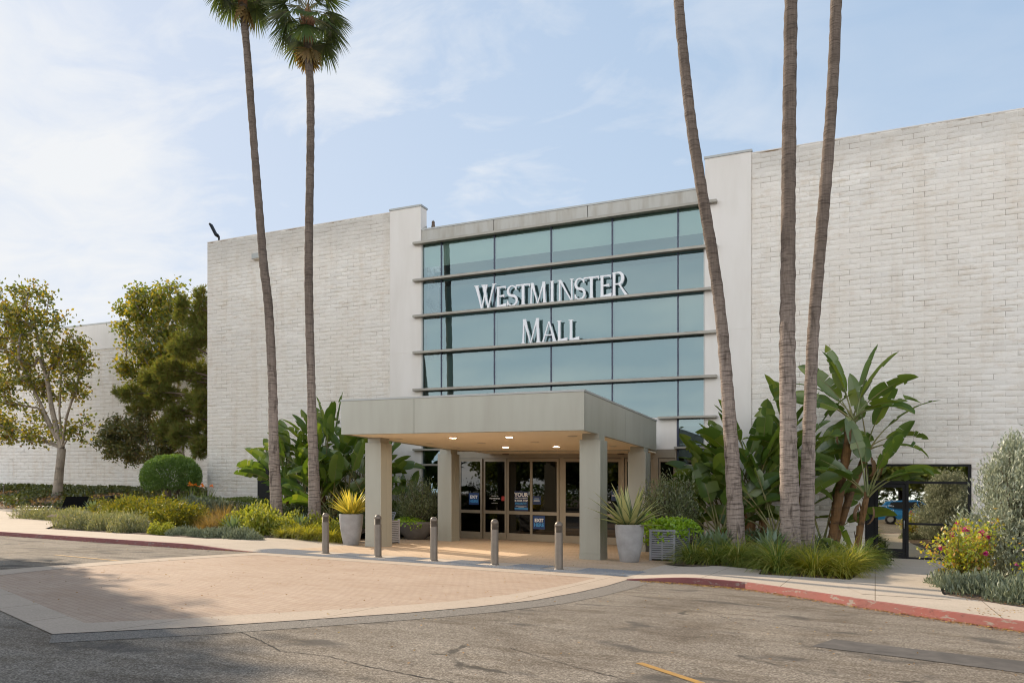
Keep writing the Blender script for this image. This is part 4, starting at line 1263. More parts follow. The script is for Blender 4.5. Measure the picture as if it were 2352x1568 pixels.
palm('palm leaning to the left in front of the right pilaster', [(1692, 1265), (1688, 1150), (1677, 1000), (1668, 880), (1660, 781), (1650, 690), (1640, 610), (1627, 530), (1612, 440), (1600, 360), (1590, 300), (1578, 190), (1568, 90), (1560, 0), (1552, -160), (1546, -330)], [prad(w, 1650, YR) for w in (42, 36, 31, 28, 26.7, 26, 26, 26, 25.5, 25, 25, 24, 24, 23, 22, 21)], YR, .1, seed=12)
palm('thickest straight palm, middle of the three on the right', [(1816, 1280), (1815, 1180), (1811, 1000), (1809, 880), (1808, 781), (1809, 600), (1810, 410), (1813, 200), (1817, 0), (1822, -180), (1826, -330)], [prad(w, 1812, 21.3) for w in (48, 43, 38, 36, 35, 32.5, 31.5, 30, 29, 28, 26)], 21.3, .1, seed=17)
palm('palm curving to the right close behind the thick palm', [(1852, 1275), (1853, 1150), (1858, 1000), (1863, 880), (1867, 781), (1878, 643), (1889, 520), (1898, 410), (1906, 300), (1912, 205), (1917, 100), (1920, 0), (1926, -150), (1930, -300)], [prad(w, 1880, 22.0) for w in (38, 33, 29, 27, 26, 26.5, 26, 25.5, 25, 25, 25, 25, 24, 23)], 22.0, .1, seed=21)

# ------------------------------------------------------------------ giant bird-of-paradise plants
def paddle(g, base, az, el, petL, blL, W, droop, roll=0.):
    """stalk tube + torn paddle blade; every torn flap is its own little sheet"""
    st = MB()
    p = np.array(base, dtype=float)
    up = np.array([0, 0, 1.])
    pts = [tuple(p)]
    e = el
    for i in range(5):
        d = np.array([math.cos(az) * math.cos(e), math.sin(az) * math.cos(e), math.sin(e)])
        p = p + d * petL / 5
        e -= droop * .10
        pts.append(tuple(p))
    ns = 14
    mid, tang = [], []
    for i in range(ns + 1):
        t = i / ns
        d = np.array([math.cos(az) * math.cos(e), math.sin(az) * math.cos(e), math.sin(e)])
        mid.append(p.copy()); tang.append(d)
        p = p + d * blL / ns
        e -= droop / ns * (.35 + 1.5 * t)
    st.tube(pts + [tuple(mid[4]), tuple(mid[8])], [.034, .030, .026, .022, .019, .017, .011, .005], 6, False)
    s0 = np.array([-math.sin(az), math.cos(az), 0.])
    V, F, k = [], [], 0
    fold = g.uniform(.10, .42)
    for sd in (-1, 1):
        cuts = sorted(set([0, ns] + [int(c) for c in g.integers(2, ns - 1, g.integers(2, 7))]))
        for c0, c1 in zip(cuts[:-1], cuts[1:]):
            extra = g.normal(0, .2)
            sag = g.uniform(.0, .3)
            shift = g.normal(0, .012)
            for i in range(c0, c1 + 1):
                t = i / ns
                w = W / 2 * (min(1., (t + .03) / .22) ** .6 * max(0., 1 - max(0., (t - .45) / .55) ** 2.2) ** .7) + .002
                if i == c1 and c1 != ns: w *= .88
                nn = np.cross(s0, tang[i]); nn /= np.linalg.norm(nn) + 1e-6
                ss = s0 * math.cos(roll) + nn * math.sin(roll)
                n2 = np.cross(ss, tang[i]); n2 /= np.linalg.norm(n2) + 1e-6
                if n2 @ nn < 0: n2 = -n2
                for u in (0., .5, 1.):
                    q = mid[i] + ss * sd * w * u + n2 * w * ((fold + extra) * u - (sag + .25) * u * u) + tang[i] * shift * u
                    V.append(q)
                if i < c1:
                    for q in range(2):
                        a = k + q
                        F.append((a, a + 1, a + 4, a + 3) if sd > 0 else (a, a + 3, a + 4, a + 1))
                k += 3
    return np.array(V), np.array(F), st
def bop(label, x, y, z, n, trunk, petL, blL, W, spread=.55, lean=(0, 0), seed=1, tr=.11, az0=0., group='paddle-leaved plants right of the entrance', azf=None):
    g_ = np.random.default_rng(seed)
    t = thing('bird_of_paradise_plant', label, 'paddle-leaf plant', (x, y, z), 0., group)
    top = np.array([lean[0], lean[1], trunk])
    if trunk > .4:
        P = []
        for i in range(9):
            f = i / 8
            P.append((lean[0] * f ** 1.25, lean[1] * f + .03 * math.sin(f * 7 + seed), trunk * f - .05))
        tb = MB().tube(P, [tr * (1.15 - .15 * f / 8 + .10 * math.sin(f * 2.2)) for f in range(9)], 10)
        for j in range(26):
            f = g_.uniform(.05, .98)
            c = np.array([lean[0] * f ** 1.25, lean[1] * f, trunk * f])
            az = g_.uniform(0, 6.28)
            r_ = tr * 1.02
            a = c + np.array([r_ * math.cos(az), r_ * math.sin(az), 0])
            s_ = np.array([-math.sin(az), math.cos(az), 0]) * .05
            o_ = np.array([math.cos(az), math.sin(az), 0]) * .045
            tb.add([tuple(a - s_), tuple(a + s_), tuple(a + o_ + s_ * .4 + np.array([0, 0, .2])), tuple(a + o_ - s_ * .4 + np.array([0, 0, .2]))], [(0, 1, 2, 3)])
        tb.local('trunk', M['bopbark'], t)
    VV, FF, off = [], [], 0
    st = MB()
    for j in range(n):
        f = (j + .5) / n
        fan = (j % 2) * 2 - 1
        az = (azf(j, n, g_) if azf else az0 + (0 if fan > 0 else math.pi) + g_.normal(0, .55))
        el = lerp(1.50, 1.50 - spread * 1.55, f ** .9) + g_.normal(0, .07)
        pl_ = petL * lerp(1.08, .70, f) * g_.uniform(.88, 1.1)
        bl_ = blL * g_.uniform(.8, 1.12)
        v, f_, s_ = paddle(g_, top + np.array([g_.normal(0, .05), g_.normal(0, .05), -.05 * f]), az, el, pl_, bl_, W * g_.uniform(.8, 1.12), lerp(.25, 1.15, f) * g_.uniform(.7, 1.2), g_.normal(0, .75))
        VV.append(v); FF.append(f_ + off); off += len(v)
        st.add(s_.v, s_.f, True)
    link_mesh('leaves', np_mesh('leaves', np.concatenate(VV), np.concatenate(FF), False), M['bop'], t)
    st.local('stalks', M['bopstalk'], t)
    if trunk > .9:                                     # dead leaves hanging below the crown
        VV, FF, off = [], [], 0
        for j in range(5):
            az = g_.uniform(0, 6.28)
            v, f_, s_ = paddle(g_, top + np.array([0, 0, -.12]), az, g_.uniform(-.7, 0), .3, .6, .08, 1.5, g_.normal(0, 1.))
            VV.append(v); FF.append(f_ + off); off += len(v)
        link_mesh('dry_leaves', np_mesh('dry_leaves', np.concatenate(VV), np.concatenate(FF)), M['brown'], t)
    return t
# in the right bed, left to right
def bx_(vx, Y): return sx(vx, Y)
bop('low green paddle-leaved plant against the right pilaster beside the slatted planter', bx_(1655, 25.2), 25.2, .05, 11, .6, 1.5, 1.35, .50, .60, seed=31)
bop('broad clump of paddle leaves between the leaning palm and the thick palm', bx_(1722, 25.8), 25.8, .05, 18, 1.2, 1.8, 1.75, .54, .42, seed=32, tr=.16)
for (vx, Y, n, tr_, pl_, b2, sp, sd, lab) in ((1672, 25.9, 13, .8, 1.9, 1.6, .45, 131, 'tall paddle-leaved plant directly behind the leaning palm'), (1698, 26.3, 13, 1.2, 2.0, 1.6, .40, 132, 'upright paddle-leaved plant against the wall right of the leaning palm'), (1752, 26.2, 14, 1.3, 2.2, 1.7, .38, 133, 'upright paddle-leaved plant close to the left side of the thick palm'), (1780, 25.4, 11, .6, 1.8, 1.6, .45, 134, 'paddle-leaved plant half hidden by the thick palm'), (1640, 25.0, 9, .3, 1.2, 1.2, .6, 135, 'small paddle-leaved plant in front of the glass strip by the right pilaster')):
    bop(lab, bx_(vx, Y), Y, .05, n, tr_, pl_, b2, .60, sp, seed=sd, tr=.12)
bop('tall narrow paddle-leaved plant rising behind the thick palm', bx_(1838, 26.2), 26.2, .05, 10, 2.6, 1.6, 1.7, .50, .36, seed=33)
bop('trunkless clump of dark paddle leaves just right of the curving palm', bx_(1888, 26.3), 26.3, .05, 9, .2, 1.8, 1.7, .48, .34, seed=34)
bop('tallest paddle-leaved plant with an orange trunk and an upright fan of leaves', bx_(1908, 26.0), 26.0, .05, 12, 4.25, .8, 1.75, .48, .50, (.62, 0), seed=36, tr=.125)
bop('paddle-leaved plant with a shaggy brown leaning trunk, left of the black office door', bx_(1912, 26.5), 26.5, .05, 9, 3.4, .9, 1.5, .46, .70, (1.0, .1), seed=38, tr=.10)
bop('short paddle-leaved plant whose leaves hang over the top of the black office frame', bx_(1965, 25.4), 25.4, .05, 8, 1.95, 1.05, 1.4, .44, .50, (.30, 0), seed=45, tr=.085)
bop('small young plant with one broad upright leaf at the foot of the leaning trunks', bx_(1962, 24.2), 24.2, .05, 4, 0, .35, .8, .42, .5, seed=41)
# left cluster against the left wing
gl = 'paddle-leaved plants left of the entrance'
bl_ = 'large green paddle-leaved plant in the clump against the left wing'
for (vx, Y, n, tr_, pl_, b2, sd, sp) in ((656, 25.4, 9, .2, .9, 1.1, 51, .8), (662, 26.2, 14, .7, 1.9, 1.5, 52, .5), (680, 26.0, 14, .6, 1.9, 1.5, 53, .55), (700, 25.2, 13, .4, 1.4, 1.4, 60, .75), (742, 26.0, 15, 1.0, 2.3, 1.8, 54, .5), (768, 26.3, 14, 1.1, 2.2, 1.7, 55, .5), (795, 25.4, 14, .6, 1.9, 1.6, 56, .62), (826, 26.0, 14, .8, 2.0, 1.6, 57, .6), (850, 25.6, 12, .4, 1.6, 1.4, 61, .65), (760, 24.8, 12, .2, 1.2, 1.3, 58, .8), (725, 24.9, 11, .2, 1.2, 1.3, 62, .8)):
    bop(bl_, bx_(vx, Y), Y, bank_z(bx_(vx, Y), Y), n, tr_, pl_, b2, .52, sp * .68, seed=sd, group=gl)
bop('paddle-leaved plant showing between the two left canopy columns', bx_(918, 26.8), 26.8, .02, 11, .3, 1.45, 1.2, .44, .75, seed=59, group=gl)

# ------------------------------------------------------------------ planters by the doors
URN = [(0, .0), (.235, .0), (.255, .02), (.30, .25), (.345, .50), (.378, .78), (.388, .98), (.385, 1.0), (.345, 1.0), (.335, .93), (0, .93)]
def urn(label, x, y, plant_label, pm, n, L, w, t0, seed):
    t = thing('planter_urn', label, 'planter', (x, y, .013), 0., 'tapered concrete urns')
    MB().lathe(URN[1:-1], n=40).local('pot', M['pot'], t)
    MB().disc(0, 0, .935, .34).local('soil', M['soil'], t)
    p = thing('sword_leaf_plant', plant_label, 'plant', (x, y, .94))
    link_mesh('leaves', sword_mesh('leaves', np.random.default_rng(seed), n, L, w, t0, .25), pm, p)
urn('tapered grey concrete urn in front of the left canopy columns', -15.42, 20.45, 'bright yellow spiky sword-leaf plant in the left urn', M['vary'], 54, 1.0, .14, (.35, 1.5), 61)
urn('tapered grey concrete urn beside the front right canopy column', -5.94, 19.97, 'pale green and cream sword-leaf plant in the right urn', M['varg'], 36, 1.25, .21, (.2, 1.5), 62)

def twiggy(label, x, y, z, n, rx, ry, rz, seed, stem=.5, m=M['olive'], name='olive_shrub'):
    g_ = np.random.default_rng(seed)
    t = thing(name, label, 'shrub', (x, y, z))
    sk = MB()
    C = []
    for j in range(60):
        d = g_.normal(0, 1, 3); d[2] = abs(d[2]) * .9 + .05; d /= np.linalg.norm(d)
        e = np.array([d[0] * rx, d[1] * ry, stem + d[2] * rz]) * g_.uniform(.72, 1.06)
        s_ = np.array([g_.normal(0, .05), g_.normal(0, .05), 0])
        mdl = (s_ + e) / 2 + g_.normal(0, .06, 3)
        sk.tube([tuple(s_), tuple(mdl), tuple(e)], [.02, .012, .004], 5, False)
        for _ in range(n // 24):
            u = 1 - abs(g_.normal(0, .3))
            C.append(lerp(s_, e, max(.3, u)) + g_.normal(0, .12, 3))
    sk.local('stems', M['darkbark'], t)
    C = np.array(C)
    ax = C - np.array([0, 0, stem * .4])
    link_mesh('crown', quads_mesh('crown', leaf_cloud(C, .095, .036, .5, g_, axis=unit(ax), spread=1.)), m, t)
    return t
def trailing(label, x, y, z, r, h, n, seed, m=M['vine'], sq=False):
    g_ = np.random.default_rng(seed)
    P = []
    for _ in range(n):
        a = g_.uniform(0, 6.28); q = math.sqrt(g_.uniform(0, 1)) * 1.15
        zz = h * (1 - q * q * .75) * g_.uniform(.4, 1) if q < 1 else -g_.uniform(0, .32) * g_.uniform(0, 1)
        P.append((q * r * math.cos(a), q * r * math.sin(a) * (1 if not sq else .8), zz))
    me = quads_mesh('sweet_potato_vine', leaf_cloud(np.array(P), .095, .085, .1, g_))
    return put('trailing_vine', me, m, label, 'vine', x, y, z)
bw = thing('planter_bowl', 'wide dark concrete bowl planter behind the front left canopy column', 'planter', (-16.05, 25.35, .013))
MB().lathe([(.34, 0), (.38, .02), (.60, .28), (.74, .60), (.76, .68), (.70, .68), (.66, .60)], n=40).local('pot', M['bowl'], bw)
MB().disc(0, 0, .62, .67).local('soil', M['soil'], bw)
twiggy('grey-green olive shrub growing in the dark bowl planter', -15.95, 25.4, .62, 2400, .85, .8, 1.45, 71, .45)
trailing('chartreuse trailing vine spilling over the dark bowl planter', -16.15, 25.05, .64, .62, .28, 700, 72)

def slat_box(t, x0, x1, y0, y1, h):
    for (x, y) in ((x0, y0), (x1 - .06, y0), (x0, y1 - .06), (x1 - .06, y1 - .06)):
        MB().bbox(x, x + .06, y, y + .06, 0, h, .004).local('corner_post', M['slat'], t)
    xm = (x0 + x1) / 2
    f = MB()
    f.box(xm - .02, xm + .02, y0 + .006, y0 + .03, .02, h - .02)
    f.box(x0, x1, y0 - .012, y0 - .002, h - .05, h + .005)
    f.local('front_rail', M['slat'], t)
    s_ = MB()
    z = .05
    while z < h - .03:
        s_.box(x0 + .06, xm - .02, y0 + .008, y0 + .026, z, z + .045).box(xm + .02, x1 - .06, y0 + .008, y0 + .026, z, z + .045)
        s_.box(x0 + .06, x1 - .06, y1 - .026, y1 - .008, z, z + .045)
        s_.box(x0 + .008, x0 + .026, y0 + .06, y1 - .06, z, z + .045).box(x1 - .026, x1 - .008, y0 + .06, y1 - .06, z, z + .045)
        z += .062
    s_.local('slats', M['slat'], t)
    MB().box(x0 + .04, x1 - .04, y0 + .04, y1 - .04, .02, h - .1).local('liner', M['dark'], t)
    MB().box(x0 + .045, x1 - .045, y0 + .045, y1 - .045, h - .1, h - .04).local('soil', M['soil'], t)
t = thing('slatted_planter', 'long grey slatted planter at the edge of the grass bed', 'planter', (-5.32, 21.0, .013))
slat_box(t, -.36, .36, 0., 1.9, .86)
t = thing('slatted_planter', 'grey slatted planter half hidden between the left urn and the column', 'planter', (-15.15, 21.6, .013))
slat_box(t, -.36, .36, 0., .75, .82)
twiggy('grey-green olive shrub above the long slatted planter right of the doors', -5.75, 23.6, .55, 2800, 1.0, .9, 1.55, 73, .5)
trailing('chartreuse vine mounded over the front of the long slatted planter', -5.27, 21.4, .82, .5, .42, 900, 74, sq=True)
trailing('chartreuse vine hanging over the back of the long slatted planter', -5.2, 22.5, .84, .62, .40, 700, 75, sq=True)
trailing('chartreuse vine growing low between the right urn and the rear column', -6.2, 22.6, .55, .45, .85, 600, 76)

# slatted metal chair beside the bowl planter
ch = thing('garden_chair', 'grey slatted metal chair half hidden by the front left column', 'chair', (-17.05, 24.6, .02), R(-25))
f = MB()
for sx_ in (-.28, .28):
    f.tube([(sx_, -.34, 0), (sx_, -.30, .36), (sx_, -.26, .58), (sx_, .22, .58)], .013, 6)
    f.tube([(sx_, .34, 0), (sx_, .14, .40), (sx_, .40, 1.02)], .014, 6)
    f.tube([(sx_, -.30, .38), (sx_, .16, .34)], .012, 6)
f.local('frame', M['slat'], ch)
s_ = MB()
for k in range(9):
    y = -.30 + k * .055
    s_.box(-.28, .28, y, y + .035, .375 - k * .004, .385 - k * .004)
s_.local('seat', M['slat'], ch)
s_ = MB()
for k in range(10):
    u = k / 9
    s_.box(-.28, .28, .17 + .22 * u - .006, .17 + .22 * u + .006, .42 + .56 * u, .46 + .56 * u)
s_.local('backrest', M['slat'], ch)
# ------------------------------------------------------------------ grasses and shrubs
def blade_mesh(name, seed, n, base_r, L, w, **kw):
    V, F = blade_strips(np.random.default_rng(seed), n, base_r, L, w, **kw)
    return np_mesh(name, V, F)
GR = [blade_mesh('clump_grass', 80 + i, 420, .12, .92, .0165, t0=(.5, 1.5), droop=(1.1, 2.7)) for i in range(3)]
GRY = [blade_mesh('clump_grass', 90 + i, 440, .12, .92, .0165, t0=(.5, 1.5), droop=(1.1, 2.7)) for i in range(2)]
for m_ in GR: m_.materials.append(M['grass'])
for m_ in GRY: m_.materials.append(M['grassy'])
def gz_bed(x, y): return rb_z(x, y)
k = 0
front = [(-4.35, 20.35), (-3.7, 20.0), (-3.05, 19.6), (-2.5, 19.25), (-1.95, 17.85), (-1.2, 17.85), (-1.6, 18.6), (-.62, 17.95), (-.85, 18.7)]
mid_ = [(-3.6, 21.0), (-3.8, 20.8), (-3.2, 20.5), (-2.6, 20.1), (-2.1, 19.1), (-1.6, 19.3), (-1.1, 19.2), (-.75, 18.9), (-2.3, 20.9), (-1.5, 20.4), (-.9, 20.2), (-.5, 19.7), (-.35, 20.8), (-.9, 21.3), (-1.6, 21.2), (-2.7, 21.4), (-.28, 22.0), (-.6, 23.0), (-3.3, 21.7)]
mid_ = mid_[::2] + [(-.5, 19.7), (-.28, 22.0)]
for (x, y) in front + mid_:
    sun = x > -1.3 and y < 19.5  # sunlit tone put into the blade colour of the right-hand front clumps
    o = put('clump_grass', (GRY[k % 2] if sun else GR[k % 3]), None, 'arching clump of narrow grass, ' + ('yellow green' if sun else 'dark green') + ', in the bed under the right palms', 'grass clump', x, y, gz_bed(x, y), rnd.uniform(0, 6.28), (rnd.uniform(.85, 1.25),) * 2 + (rnd.uniform(.9, 1.25),), 'grass clumps in the right bed')
    k += 1
AG = sword_mesh('agave', np.random.default_rng(101), 26, .50, .12, (.3, 1.5), .35)
for (vx, Y, lab, s_) in ((1655, 21.6, 'grey green agave rosette at the foot of the leaning palm', 1.05), (1622, 21.9, 'grey green agave rosette left of the leaning palm', .85), (1772, 20.9, 'grey green agave rosette at the foot of the thick palm', 1.15)):
    put('agave', AG, M['agave'], lab, 'agave', sx(vx, Y), Y, .38, rnd.uniform(0, 6), s_ * 1.25, 'agaves in the right bed')
for (vx, Y, z, lab, s_) in ((692, 21.4, .30, 'blue green agave rosette between the two left palms', 1.15), (535, 20.4, .25, 'green agave among the lime shrubs', 1.25), (214, 23.6, .25, 'green agave behind the concrete bin', 1.2), (262, 22.6, .25, 'green agave beside the path light', 1.1)):
    put('agave', AG, M['agave'], lab, 'agave', sx(vx, Y), Y, bank_z(sx(vx, Y), Y) + z - .12, rnd.uniform(0, 6), s_, 'agaves in the left bed')
def understory(label, vx, Y, seed, n=1500, rx=.8, ry=.6, rz=.8, m='hedge', L=.10, W=.05, z=None, group=None, name='shrub', up=.25, **kw):
    x = sx(vx, Y)
    me = shrub_mesh(name, seed, n, rx, ry, rz, L, W, up, **kw)
    return put(name, me, M[m], label, 'shrub', x, Y, (bank_z(x, Y) if x < -15 else rb_z(x, Y)) - .03 if z is None else z, 0, 1., group)
M['under'] = foliage('dark_understory_leaf', [(.035, .06, .018), (.055, .085, .022), (.085, .11, .03)], .25, .06)
understory('dark leafy shrub between the leaning palm and the thick palm', 1740, 24.3, 111, 1700, .85, .6, .85, 'under')
understory('dark leafy shrub right of the curving palm', 1890, 24.2, 112, 1500, .7, .6, .7, 'under')
understory('low dark shrub beside the office doorway', 1985, 24.0, 113, 1300, .65, .6, .55, 'under')
understory('dark shrub under the paddle leaves by the left wing', 690, 24.4, 114, 1700, 1.2, .6, .8, 'under')
understory('dark shrub behind the left urn', 812, 23.6, 115, 1700, 1.0, .6, .8, 'under')
understory('dark shrub behind the chair', 905, 26.9, 116, 1400, .9, .5, 1.0, 'under', z=0)
understory('dark shrub below the paddle leaves beside the right pilaster', 1662, 24.0, 117, 1300, .6, .5, .6, 'under')

# clipped low hedge at the foot of the left wing
g_ = np.random.default_rng(120)
n = 15000
hx = g_.uniform(-31.5, -17.2, n)
hy = 27.0 + g_.uniform(-.55, .55, n)
top = g_.uniform(0, 1, n) < .6
hz = np.where(top, .50 + .05 * np.sin(hx * 2.3) + g_.normal(0, .03, n), g_.uniform(.0, .52, n))
hy = np.where(top, hy, 26.42 + g_.normal(0, .04, n))
HP = np.stack([hx, hy, hz + np.array([bank_z(a, b_) + shear_z(a, b_) for a, b_ in zip(hx, hy)])], 1)
ho = link_mesh('clipped_hedge', quads_mesh('clipped_hedge', leaf_cloud(HP, .10, .055, .3, g_)), M['hedge'])
tag(ho, 'low clipped yellow-green hedge along the foot of the left wing', 'hedge')
# gold-green shrubs, the large mass of the left bed
GOLD = [shrub_mesh('gold_shrub', 130 + i, 2600, 1.0, .85, 1.12, .13, .062, .35, lumps=16, shell=.6) for i in range(3)]
for i, (vx, Y, s_) in enumerate(((262, 22.4, .85), (298, 21.9, 1.0), (335, 21.5, 1.08), (372, 21.8, 1.02), (408, 21.3, 1.0), (440, 21.7, .95), (352, 22.9, 1.1), (300, 23.2, 1.0), (400, 23.0, .95))):
    x = sx(vx, Y)
    put('gold_shrub', GOLD[i % 3], M['gold'], 'loose gold and green shrub in the big mass of the left bed', 'shrub', x, Y, bank_z(x, Y) - .05, rnd.uniform(0, 6), (s_, s_, s_ * rnd.uniform(.68, .88)), 'gold and green shrubs of the left bed')
LIME = [shrub_mesh('lime_shrub', 140 + i, 1100, .62, .55, .70, .14, .066, .5, lumps=12, shell=.6) for i in range(2)]
for i, (vx, Y, s_) in enumerate(((545, 20.9, .95), (585, 20.6, 1.1), (612, 20.9, 1.0), (570, 21.5, 1.15), (604, 21.8, 1.15))):
    x = sx(vx, Y)
    put('lime_shrub', LIME[i % 2], M['lime'], 'bright lime green shrub left of the bent palm', 'shrub', x, Y, bank_z(x, Y) - .03, rnd.uniform(0, 6), s_, 'lime shrubs left of the bent palm')
for i, (vx, Y, s_) in enumerate(((655, 21.0, .8), (672, 21.8, .9), (722, 21.6, .85), (752, 21.3, .85), (788, 21.3, .75), (795, 22.0, .8), (640, 21.6, .7))):
    x = sx(vx, Y)
    put('lime_shrub', LIME[i % 2], M['lime'], 'lime green shrub between the bent palm and the left urn', 'shrub', x, Y, bank_z(x, Y) - .03, rnd.uniform(0, 6), s_, 'lime shrubs between the left palms and the urn')
for i, (vx, Y, s_) in enumerate(((648, 20.35, .6), (676, 20.45, .75), (705, 20.4, .8), (732, 20.6, .7), (760, 20.65, .75), (782, 20.8, .65), (690, 20.9, .8), (742, 21.0, .9))):
    x = sx(vx, Y)
    put('clump_grass', GRY[i % 2], None, 'yellow green grass clump along the front of the bed by the left urn', 'grass clump', x, Y, bank_z(x, Y), rnd.uniform(0, 6), s_, 'grass clumps by the left urn')
TAN = blade_mesh('tan_grass', 150, 420, .10, .95, .008, t0=(.9, 1.5), droop=(.5, 1.6))
for (vx, Y, s_, lab) in ((484, 20.3, 1.0, 'round tuft of dry tan grass, the darker in front'), (512, 21.2, 1.25, 'wide tuft of dry tan grass beside the green agave'), (462, 20.2, .6, 'small low tuft of dry tan grass')):
    x = sx(vx, Y)
    put('tan_grass', TAN, M['tan'], lab, 'grass clump', x, Y, bank_z(x, Y), rnd.uniform(0, 6), s_, 'dry tan grasses of the left bed')
# blue-grey front rows
BLUE = [shrub_mesh('blue_groundcover', 160 + i, 900, .55, .42, .36, .14, .030, .9, hollow=.2, lumps=14, shell=.6) for i in range(3)]
for i, vx in enumerate((402, 425, 448, 470, 492, 515, 538, 560, 582)):
    Y = 18.72 + .12 * (i % 2)
    x = sx(vx, Y)
    put('blue_groundcover', BLUE[i % 3], M['blue'], 'low blue grey groundcover clump along the pavement, left bed', 'groundcover plant', x, Y, walk_z(x), rnd.uniform(0, 6), rnd.uniform(.6, .95), 'blue grey clumps along the left pavement')
for i, vx in enumerate((357, 380)):
    x = sx(vx, 18.8)
    put('lime_shrub', LIME[i % 2], M['lime'], 'small lime tuft in the blue grey front row', 'shrub', x, 18.8, walk_z(x), rnd.uniform(0, 6), .5, 'lime tufts in the front row')
SAGE = [shrub_mesh('sage_clump', 170 + i, 1100, .68, .55, .54, .16, .030, .8, hollow=.2, lumps=14, shell=.6) for i in range(3)]
def seeds(seed, n, rx, ry, rz):
    g2 = np.random.default_rng(seed)
    P, d = dome_points(g2, n, rx, ry, rz, shell=1.)
    return quads_mesh('seed_heads', leaf_cloud(P * np.array([1, 1, 1.06]), .045, .03, .3, g2))
SEED = [seeds(175 + i, 190, .70, .58, .58) for i in range(3)]
for m_ in SEED: m_.materials.append(M['seed'])
def sage(lab, x, y, z, i, s_, grp):
    t = thing('sage_clump', lab, 'groundcover plant', (x, y, z), rnd.uniform(0, 6), grp)
    t.scale = (s_, s_, s_)
    for nm, me, mm in (('foliage', SAGE[i % 3], 'sage'), ('seed_heads', SEED[i % 3], None)):
        if mm and not me.materials: me.materials.append(M[mm])
        o = bpy.data.objects.new(nm, me); COL.objects.link(o); o.parent = t
for i, (vx, Y) in enumerate(((160, 19.4), (185, 19.2), (212, 19.3), (238, 19.1), (262, 19.4), (288, 19.0), (312, 19.1), (205, 20.1), (240, 20.2), (275, 20.2), (305, 20.0), (180, 20.4))):
    x = sx(vx, Y)
    sage('silvery sage clump with cream seed heads at the corner of the left pavement', x, Y, walk_z(x), i, rnd.uniform(.85, 1.05), 'sage clumps at the corner of the left bed')
for i, (vx, Y) in enumerate(((62, 24.1), (80, 24.0), (100, 23.9), (120, 23.9), (142, 23.7), (160, 23.6), (175, 23.7))):
    x = sx(vx, Y)
    sage('silvery sage clump with cream seed heads beside the bicycle rack', x, Y, .13, i + 1, rnd.uniform(.8, .95), 'sage clumps beside the bicycle rack')
for i, vx in enumerate((165, 182)):
    x = sx(vx, 24.3)
    put('lime_shrub', LIME[i], M['gold'] if False else M['lime'], 'small shrub in front of the black bench', 'shrub', x, 24.3, .13, rnd.uniform(0, 6), .75, 'shrubs in front of the bench')
# small blue mounds and strelitzia by the wing corner
for (vx, Y, s_, lab) in ((445, 25.2, 1.1, 'round blue grey mound in front of the clipped dome shrub'), (478, 25.4, 1.0, 'blue grey mound at the corner of the left wing'), (508, 25.8, .9, 'blue grey mound along the low hedge')):
    x = sx(vx, Y)
    put('blue_groundcover', BLUE[0], M['blue'], lab, 'groundcover plant', x, Y, bank_z(x, Y) + .1, rnd.uniform(0, 6), (1.7 * s_, 1.4 * s_, 1.5 * s_))
for (vx, lab) in ((441, 'small plant with orange crane-like flowers beside the dome shrub'), (474, 'small plant with orange flowers touching the wing corner')):
    x = sx(vx, 26.2)
    t = thing('crane_flower', lab, 'flowering plant', (x, 26.2, bank_z(x, 26.2)))
    V, F = blade_strips(np.random.default_rng(180 + vx), 26, .12, 1.15, .075, t0=(1.0, 1.5), droop=(.2, .9))
    link_mesh('leaves', np_mesh('leaves', V, F), M['hedge'], t)
    for j in range(3):
        a = rnd.uniform(0, 6); r_ = .10 + .22 * rnd.random(); h = rnd.uniform(1.05, 1.3)
        fl = MB()
        fl.tube([(0, 0, 0), (r_ * .6 * math.cos(a), r_ * .6 * math.sin(a), h * .6), (r_ * math.cos(a), r_ * math.sin(a), h)], [.012, .010, .008], 5)
        st_ = fl.local('flower_stalk', M['bopstalk'], t)
        C = np.array([(r_ * math.cos(a), r_ * math.sin(a), h)] * 9) + np.random.default_rng(j).normal(0, .04, (9, 3))
        link_mesh('flower', quads_mesh('flower', leaf_cloud(C, .17, .05, .7, np.random.default_rng(j + 5))), M['orangef'], st_)
# clipped dome shrub
x0, y0 = sx(394, 26.6), 26.6
zb = bank_z(x0, y0) + .28
t = thing('dome_shrub', 'large round clipped green shrub left of the left wing', 'shrub', (x0, y0, zb))
g_ = np.random.default_rng(190)
n = 26000
d = unit(g_.normal(0, 1, (n, 3)))
d = d[d[:, 2] > -.62]
bump_ = 1 + .035 * np.sin(7 * d[:, 0] + 2) * np.sin(6 * d[:, 2]) + .03 * np.sin(13 * d[:, 1] + 4 * d[:, 0]) + g_.normal(0, .022, len(d))
inner = g_.uniform(0, 1, len(d)) < .5
rr = np.where(inner, g_.uniform(.7, .95, len(d)), 1.) * bump_
P = d * rr[:, None] * np.array([1.45, 1.25, 1.05]) + np.array([0, 0, 1.27])
P[:, 2] = np.maximum(P[:, 2], .55 + g_.normal(0, .05, len(P)))
link_mesh('crown', quads_mesh('crown', leaf_cloud(P, .085, .05, .2, g_, axis=d, spread=1.1)), M['top'], t)
core = MB()
for j in range(5):
    a = j * 1.26
    core.tube([(.12 * math.cos(a), .12 * math.sin(a), -.5), (.35 * math.cos(a), .3 * math.sin(a), .5), (.8 * math.cos(a), .7 * math.sin(a), 1.2)], [.05, .04, .02], 6)
core.local('stems', M['darkbark'], t)
